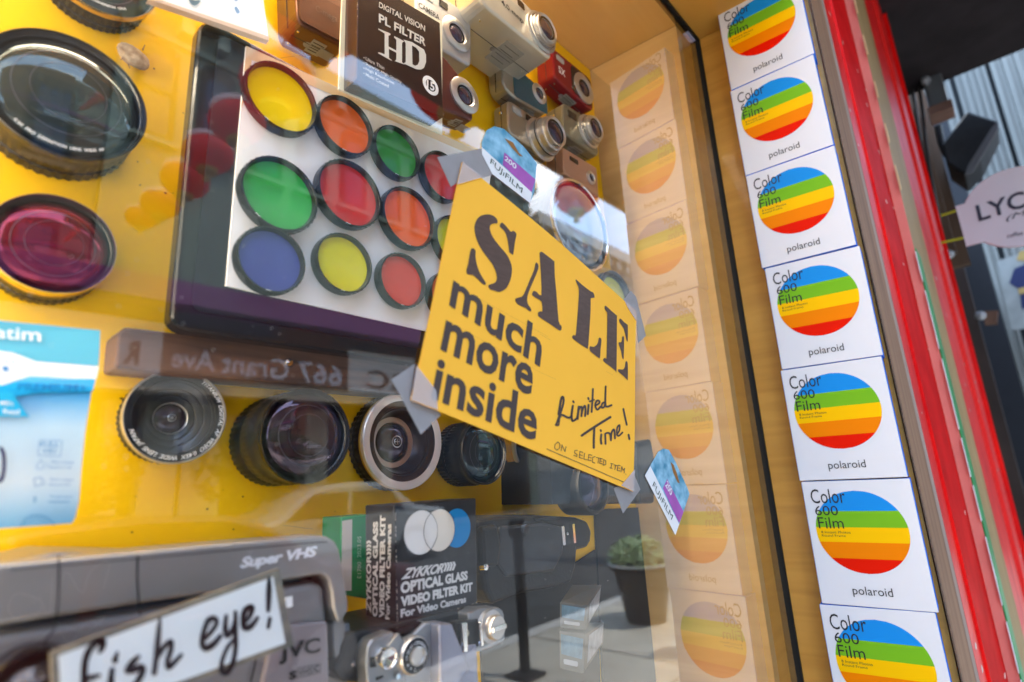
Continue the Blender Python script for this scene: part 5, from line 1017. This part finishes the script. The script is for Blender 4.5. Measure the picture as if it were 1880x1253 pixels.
b = MB(); o, r = fit_circle(*m5(148, 768), 8, YR + .008); b.lathe(o, [(.0001, .003), (r * .6, .003), (r, 0), (r, -.004)], Vector((-.5, -1, 0)), 20); part('strap_lug', b, CHR, sl, smooth=True)
o, r = fit_circle(*m5(617, 898), 8, YR - .002); b = MB(); b.lathe(o, [(.0001, .0018), (r * .7, .0014), (r, 0)], ax, 20); part('lock_button', b, mat('pale_blue_button', (.35, .5, .65), .3), sl, smooth=True)
b = MB(); b.prism(p5([(385, 905), (455, 885), (460, 905), (388, 938)], .0006), Vector((0, .0005, 0))); b.prism(p5([(328, 705), (385, 690), (390, 800), (330, 805)], .0006), Vector((0, .0005, 0))); part('counter_window', b, BLKG, sl)
b = MB(); b.prism([P(u, v, YR + .02) for u, v in ((628, 1150), (641, 1145), (643, 1210), (630, 1215))], Vector((0, .02, 0))); part('side_port', b, mat('blue_grey_port', (.10, .13, .18), .4), sl)

# ================================================================== THE STREET OPPOSITE (seen mirrored in the pane)
YO = 14.0
zr = PM(560, 134, YO).z                              # roof line
xB = PM(196, 250, YO).x
SAGE = mat('sage_green_render', (.22, .255, .19), .8, var=.15, vscale=1.5); DKF = mat('dark_window_frame', (.012, .010, .008), .6); PNB = mat('blue_grey_pane', (.035, .05, .08), .15, spec=.4)
def facade(name, lab, x0, x1, ztop, wall, wins, trim, roofh=.5):
    t = thing(name, lab, 'building', ((x0 + x1) / 2, -YO, 0))
    b = MB(); b.box((x0, -YO - 8, 3.9), (x1, -YO, ztop)); b.box((x0, -YO - 8, 0), (x1, -YO - .6, 3.9)); part('wall', b, wall, t)
    b = MB(); b.box((x0, -YO + .002, ztop - .45), (x1, -YO + .5, ztop + .12)); b.box((x0, -YO + .002, ztop - 1.25), (x1, -YO + .12, ztop - 1.1))
    n = int((x1 - x0) / .9)
    for i in range(n): xx = x0 + .3 + i * .9; b.box((xx, -YO + .002, ztop - .95), (xx + .28, -YO + .38, ztop - .451))
    part('cornice', b, trim, t)
    for (xc, zc_, ww, hh, arch) in wins:
        b = MB(); n = 14 if arch else 1
        def outl(w_, h_, ar):
            p = [(-w_ / 2, 0), (w_ / 2, 0), (w_ / 2, h_ - (w_ / 2 if ar else 0) * .55)]
            if ar: p += [(w_ / 2 * math.cos(a), h_ - w_ / 2 * .55 + w_ / 2 * .55 * math.sin(a)) for a in [math.pi * k / 10 for k in range(1, 10)]]
            p += [(-w_ / 2, h_ - (w_ / 2 if ar else 0) * .55)]
            return p
        b.prism([Vector((xc + x, -YO + .10, zc_ + z)) for x, z in outl(ww, hh, arch)], Vector((0, -.11, 0))); f_ = part('window', b, DKF, t)
        b = MB(); b.prism([Vector((xc + x * .68, -YO + .115, zc_ + hh * .05 + z * .80)) for x, z in outl(ww, hh, arch)], Vector((0, -.01, 0))); sub('pane', b, PNB, f_, t)
        b = MB(); b.box((xc - ww * .4, -YO + .12, zc_ + hh * .46), (xc + ww * .4, -YO + .15, zc_ + hh * .50)); sub('mid_rail', b, DKF, f_, t)
        b = MB(); b.box((xc - ww * .62, -YO + .005, zc_ - .12), (xc + ww * .62, -YO + .22, zc_ - .002)); sub('sill', b, trim, f_, t)
    return t
xa, xb_, xc_ = PM(362, 200, YO).x, PM(428, 205, YO).x, PM(325, 160, YO).x
WW = xb_ - xa; SPC = xb_ - xc_; ztopw = PM(395, 128, YO).z; zbw = ztopw - WW * 3.1
wins = []
for i in range(-1, 9):
    wins.append(((xa + xb_) / 2 + SPC * i, zbw, WW, ztopw - zbw, True))
facade('sage_building', 'sage green building with arched windows opposite the shop, seen mirrored', xB, xB + 15.5, zr, SAGE, wins, mat('sage_trim', (.26, .29, .21), .7))
facade('brown_building', 'plain brownish building left of the sage one, seen mirrored at the left edge', -14, xB - .05, zr + .8, mat('tan_render', (.15, .10, .06), .8, var=.2, vscale=1), [(xB - 1.0 - i * 1.6, 5.2 + 3.2 * k, .8, 2.0, False) for i in range(5) for k in range(2)], mat('brown_trim', (.25, .16, .10), .7))
facade('grey_building', 'low pale building further along the opposite side, seen mirrored', xB + 15.55, xB + 34, zr - 1.4, mat('grey_render', (.33, .33, .30), .8, var=.2, vscale=1), [(xB + 17 + i * 2.1, 5.0, 1.0, 2.0, False) for i in range(8)], mat('grey_trim', (.4, .39, .36), .7))
facade('dark_building', 'dark brown building at the far end opposite, seen mirrored', xB + 34.05, xB + 70, zr + 1.0, mat('brown_brick_far', (.16, .09, .07), .8, var=.2), [(xB + 36 + i * 2.5, 5.5, 1.2, 2.1, False) for i in range(10)], mat('dark_trim', (.1, .07, .06), .7))

# storefront below with lettered band
sf = thing('opposite_storefront', 'storefront opposite with a long lettered band reading 667 Grant Ave, seen mirrored', 'storefront', (5, -YO + .4, 0))
yb = YO - 1.0
zt, zb = PM(420, 612, yb).z, PM(420, 704, yb).z
def band(u0, u1, mt, nm='fascia_panel'):
    xa_, xc2 = PM(u0, 660, yb).x, PM(u1, 660, yb).x; b = MB(); b.box((min(xa_, xc2), -yb - .25, zb), (max(xa_, xc2) - .01, -yb, zt)); return part(nm, b, mt, sf)
LBD = mat('cream_fascia', (.78, .72, .62), .5); DBD = mat('brown_fascia', (.10, .06, .045), .5)
band(-420, 297, LBD); band(297, 640, DBD); band(640, 1000, LBD); band(1000, 1300, DBD)
def mq(tl_, tr_, br_, bl_):
    f_ = hom((tl_, tr_, br_, bl_))
    def g(s, t, d=0):
        p = PM(*f_(s, t), yb); p.y += d + .01; return p
    return g
b = MB()
text(b, '667 Grant Ave', mq((628, 672), (316, 638), (314, 674), (626, 710)), 0, bold=.01); part('address_lettering', b, WINK, sf)
b = MB(); text(b, 'CC', mq((760, 690), (676, 679), (672, 712), (756, 722)), 0, bold=.015); text(b, 'R', mq((258, 628), (232, 624), (224, 668), (254, 672)), 0, bold=.04); part('dark_lettering', b, DBD, sf)
b = MB(); b.box((-14, -yb - .3, zb - .32), (xB + 15, -yb + .25, zb - .01)); part('lower_rail', b, mat('tan_rail', (.55, .42, .28), .6), sf)
pz0, pz1 = PM(500, 560, yb + .3).z, PM(500, 590, yb + .3).z
b = MB(); b.box((-14, -yb + .3, zt + .25), (xB + 15, -yb + .9, zt + .75)); part('purple_awning', b, mat('purple_awning_cloth', (.24, .07, .17), .7), sf)
b = MB(); b.box((-14, -YO + .01, zt + .76), (xB + 15, -YO + .7, 3.88)); part('upper_fascia', b, mat('near_black_fascia', (.03, .035, .04), .5), sf)
CRM = mat('cream_pillar', (.50, .42, .26), .7)
for u0, u1 in ((182, 222), (258, 325), (334, 405), (560, 600), (700, 720)):
    xa_, xc2 = PM(u0, 850, YO - .2).x, PM(u1, 850, YO - .2).x; b = MB(); b.box((xa_, -YO - .3, 0), (xc2, -YO + .2, zb - .4)); part('pillar', b, CRM, sf)
b = MB(); b.box((-14, -YO - .62, 0), (xB + 15, -YO - .58, zb)); part('dark_shop_glass', b, mat('dark_shop_glass', (.015, .015, .018), .1), sf)

# street trees: leaves in front of the storefront
random.seed(3)
LEAF = mat('tree_leaves', (.05, .08, .015), .6, var=.5, vscale=2); BARK = mat('tree_bark', (.08, .05, .03), .8)
for lab, u_, v_, yy, rad in (('leafy street tree in front of the lettered storefront, seen mirrored', 470, 900, 9.5, 1.0), ('second leafy street tree further left on the far kerb, seen mirrored', 150, 960, 10.5, .8)):
    c_ = PM(u_, v_, yy); c_.z = max(c_.z, 1.7) ; t = thing('street_tree', lab, 'tree', (c_.x, c_.y, 0), 'street trees opposite')
    b = MB(); b.tube([Vector((c_.x, c_.y, 0)), Vector((c_.x + .03, c_.y, 1.0)), Vector((c_.x - .02, c_.y + .03, c_.z + .2))], [.09, .07, .04], 8)
    for i in range(7): a = i * .9; b.tube([Vector((c_.x, c_.y, c_.z - .4)), c_ + Vector((math.cos(a) * rad * .6, math.sin(a) * rad * .6, .1 + .5 * random.random()))], [.03, .01], 5)
    part('trunk', b, BARK, t)
    b = MB()
    for i in range(2200):
        d_ = Vector((random.gauss(0, 1), random.gauss(0, 1), random.gauss(0, 1))).normalized() * rad * random.random() ** .4; d_.z *= .8
        if math.sin(d_.x * 5 + 1) * math.sin(d_.y * 5) * math.sin(d_.z * 6) > .25: continue
        p = c_ + d_; n_ = Vector((random.gauss(0, 1), random.gauss(0, 1), random.gauss(0, 1))).normalized(); e = n_.orthogonal().normalized(); f_ = n_.cross(e); s_ = .06
        b.add([p - e * s_, p + f_ * s_ * .5, p + e * s_, p - f_ * s_ * .5], [(0, 1, 2, 3)])
    part('crown', b, LEAF, t)

# two parked cars: a pale one across the road, a low maroon one at the near kerb
def parked(lab, x0c, yc0, ground, paint, sc_=1.0):
    car = thing('parked_car', lab, 'car', (x0c, yc0 - .85, ground))
    prof = [(-2.1, .35), (-2.15, .62), (-2.0, .85), (-1.2, .95), (-.6, 1.38), (.7, 1.42), (1.4, 1.0), (2.1, .88), (2.2, .6), (2.15, .32)]
    z_ = lambda z: z * sc_ + ground
    b = MB(); b.prism([Vector((x0c + x, yc0, z_(z))) for x, z in smoothed(prof, 3, False)], Vector((0, -1.7, 0))); part('body', b, paint, car, bevel=.08, bseg=3)
    for x_a, x_b in ((-1.05, -.02), (.06, 1.15)):
        b = MB(); b.prism([Vector((x0c + x, yc0 + .01, z_(z))) for x, z in ((x_a, .93), (x_b, .93), (x_b - (.32 if x_b > 1 else 0), 1.30), (x_a + (.42 if x_a < -1 else 0), 1.30))], Vector((0, -.02, 0))); part('side_window', b, PNB, car)
    for xw in (-1.35, 1.35):
        o_ = Vector((x0c + xw, yc0 + .02, .32 + ground)); b = MB(); b.lathe(o_, [(.33, -.22), (.33, 0), (.22, .01)], Vector((0, 1, 0)), 28); wh = part('wheel', b, RUB, car, smooth=True)
        b = MB(); b.lathe(o_, [(.22, .005), (.16, .015), (.0001, .02)], Vector((0, 1, 0)), 20); sub('rim', b, SILP, wh, car)
    for xd in (-.55, .45):
        b = MB(); b.box((x0c + xd, yc0 + .001, z_(.82)), (x0c + xd + .16, yc0 + .03, z_(.85))); part('door_handle', b, CHR, car)
    return car
parked('pale parked car across the road, faintly mirrored behind the lenses', PM(640, 960, 8.2).x, -8.2, -.12, mat('pale_car_paint', (.45, .45, .42), .15, coat=1))
mc = parked('low dark maroon car with white script on its door, parked at the near kerb', 0.75, -3.35, -.12, mat('maroon_car_paint', (.10, .018, .018), .25, coat=1), .90)
ym = 3.33; b = MB(); fm = lambda u, v: PM(u, v, ym) + Vector((0, .004, 0))
for L in ([(70, 1100), (30, 1090), (15, 1120), (40, 1140), (75, 1120), (72, 1095), (90, 1130), (96, 1060)], [(105, 1120), (120, 1050), (150, 1090), (165, 1050), (200, 1030), (190, 1080)], [(60, 1180), (110, 1150), (160, 1160), (210, 1110)], [(110, 1160), (130, 1180), (160, 1140), (190, 1150)]): stroke(b, L, 3.4, fm)
part('script_lettering', b, mat('faded_script_paint', (.34, .30, .30), .5), mc)

# post on a square foot, and the planter, on the near pavement
g0 = ray(965, 1243); q = g0 * (H / -g0.z); bx, by = q.x, -(q.y - D)
ps_ = thing('pavement_post', 'black post with a round head standing on a square foot, mirrored at the bottom', 'post', (bx, by, 0))
hz = (PM(945, 985, -by).z)
b = MB(); b.box((bx - .10, by - .10, .002), (bx + .10, by + .10, .025)); part('foot', b, BLKM, ps_, bevel=.008)
b = MB(); b.box((bx - .027, by - .027, .031), (bx + .027, by + .027, hz)); part('shaft', b, BLK, ps_, bevel=.006)
b = MB(); b.lathe(Vector((bx, by, hz - .02)), [(.04, 0), (.065, .03), (.07, .08), (.05, .13), (.0001, .15)], Vector((0, 0, 1)), 24); part('head', b, BLKM, ps_, smooth=True)
b = MB(); b.lathe(Vector((bx + .005, by + .07, hz + .05)), [(.035, 0), (.03, .012), (.0001, .016)], Vector((0, 1, 0)), 20); part('lens_button', b, SIL, ps_, smooth=True)
g0 = ray(1188, 1140); q = g0 * (H / -g0.z); px_, py_ = q.x, -(q.y - D)
pl = thing('potted_plant', 'green leafy plant in a tapered black pot on the pavement, mirrored at lower right', 'potted plant', (px_, py_, 0))
ph = P(1188, 1030, -py_).z; pw = (P(1215, 1030, -py_).x - P(1122, 1030, -py_).x) * .5 * .62
b = MB(); b.lathe(Vector((px_, py_, 0)), [(.0001, .0), (pw * .62, 0), (pw * .66, .02), (pw * .95, ph - .04), (pw * 1.08, ph - .04), (pw * 1.08, ph), (pw * .98, ph), (pw * .9, ph - .05), (.0001, ph - .06)], Vector((0, 0, 1)), 40); part('pot', b, BLKG, pl, smooth=True)
b = MB(); b.lathe(Vector((px_, py_, ph - .01)), [(pw * 1.09, 0), (pw * 1.12, .012), (pw * 1.0, .018), (pw * .97, 0)], Vector((0, 0, 1)), 40); part('rim', b, mat('pale_pot_rim', (.5, .52, .55), .3), pl, smooth=True)
b = MB()
for i in range(750):
    d_ = Vector((random.gauss(0, 1), random.gauss(0, 1), abs(random.gauss(0, 1)))).normalized(); d_ = Vector((d_.x * pw * 1.05, d_.y * pw * 1.05, d_.z * .24)) * random.random() ** .35
    p = Vector((px_ - .03, py_, ph)) + d_; n_ = Vector((random.gauss(0, .7), random.gauss(0, .7), 1)).normalized(); e = n_.orthogonal().normalized(); f_ = n_.cross(e); s_ = random.uniform(.018, .034)
    b.add([p - e * s_, p + f_ * s_ * .6, p + e * s_, p - f_ * s_ * .6], [(0, 1, 2, 3)])
part('foliage', b, mat('pale_green_leaves', (.28, .42, .16), .5, var=.6, vscale=25, vcol=(.50, .58, .36)), pl)
# slim pole with shadow, beyond the planter
b = MB(); xx, yy = px_ + 1.2, py_ - .2; b.tube([Vector((xx, yy, 0)), Vector((xx, yy, 2.6))], .035, 10)
t = thing('sign_pole', 'slim dark street pole rising behind the mirrored planter', 'pole', (xx, yy, 0)); part('shaft', b, BLKM, t); b = MB(); b.box((xx - .2, yy - .01, 2.2), (xx + .2, yy + .01, 2.6)); part('plate', b, SILP, t)

# lanterns: a big row under the awning edge, a string across the street
LAN = thin('red_paper_lantern', (.90, .02, .035), .5); LCAP = thin('pale_lantern_cap', (.88, .80, .80), .5); TAS = mat('gold_tassel', (.6, .35, .05), .6)
def lantern(lab, u, v, rpx, depth, proto=None):
    p = MI(PD(u, v, depth)); r = depth * rpx / FPX
    if proto is None:
        t = thing('paper_lantern', lab, 'lantern', tuple(p), 'red paper lanterns hung over the pavement')
        b = MB(); n = 20; pr = [(r * .42, -r * .70)] + [(r * (math.cos(a) ** .8) * (1 + .012 * (i % 2)), r * .72 * math.sin(a)) for i, a in enumerate([R(-62 + 124 * k / n) for k in range(n + 1)])] + [(r * .42, r * .70)]
        b.lathe(p, pr, Vector((0, 0, 1)), 36); part('paper_body', b, LAN, t, smooth=True)
        b = MB(); b.lathe(p, [(.0001, r * .78), (r * .70, r * .74), (r * .93, r * .62), (r * .94, r * .50), (r * .7, r * .45)], Vector((0, 0, 1)), 30); part('cap', b, LCAP, t, smooth=True)
        b = MB(); b.lathe(p, [(r * .40, -r * .70), (r * .40, -r * .86), (.0001, -r * .86)], Vector((0, 0, 1)), 24); b.tube([p + Vector((0, 0, -r * .86)), p + Vector((0, 0, -r * 1.25))], [r * .03, r * .16], 10); part('tassel', b, TAS, t, smooth=True)
        return t, r
    c, r0 = proto; c2 = c.copy(); COL.objects.link(c2); c2.location = p; c2.scale = (r / r0,) * 3; c2['label'] = lab; c2.rotation_euler = (R(random.uniform(-4, 4)), R(random.uniform(-4, 4)), random.uniform(0, 3))
    for ch in list(c.children): d = ch.copy(); COL.objects.link(d); d.parent = c2
    return c2
pr0 = lantern('biggest red lantern under the awning, mirrored at the top beside the filter pack', 590, 0, 108, 2.5)
for lab, u, v, rp, dp_ in (('second large red lantern under the awning, mirrored over the filter pack corner', 843, 150, 92, 3.0), ('third red lantern under the awning, mirrored on the chrome converter', 1058, 362, 40, 5.5),
                          ('upper red lantern of the string, mirrored round the yellow filter', 512, 158, 66, 4.0),
                          ('red lantern with a white rim mirrored left of the yellow filter', 436, 226, 48, 5.2), ('red lantern mirrored on the dark frame, third down the string', 382, 284, 43, 6.0),
                          ('red lantern mirrored at the corner of the light box, fourth down the string', 340, 332, 40, 6.6), ('small red lantern mirrored on the yellow panel, fifth down the string', 294, 376, 32, 7.6), ('smallest red lantern mirrored on the yellow panel, lowest of the string', 260, 400, 26, 9.2)):
    lantern(lab, u, v, rp, dp_, pr0)
b = MB(); b.tube([MI(PD(u, v, d_)) for u, v, d_ in ((600, -60, 3.0), (512, 96, 4.0), (432, 182, 5.2), (384, 250, 6.0), (341, 299, 6.6), (292, 356, 7.4), (254, 402, 8.6), (150, 470, 12.5))], .006, 6)
tag(b.build('lantern_cable', BLKM), 'thin dark cable carrying the string of small red lanterns', 'cable')

for o in bpy.data.objects:
    if '_o' in o.keys(): del o['_o']
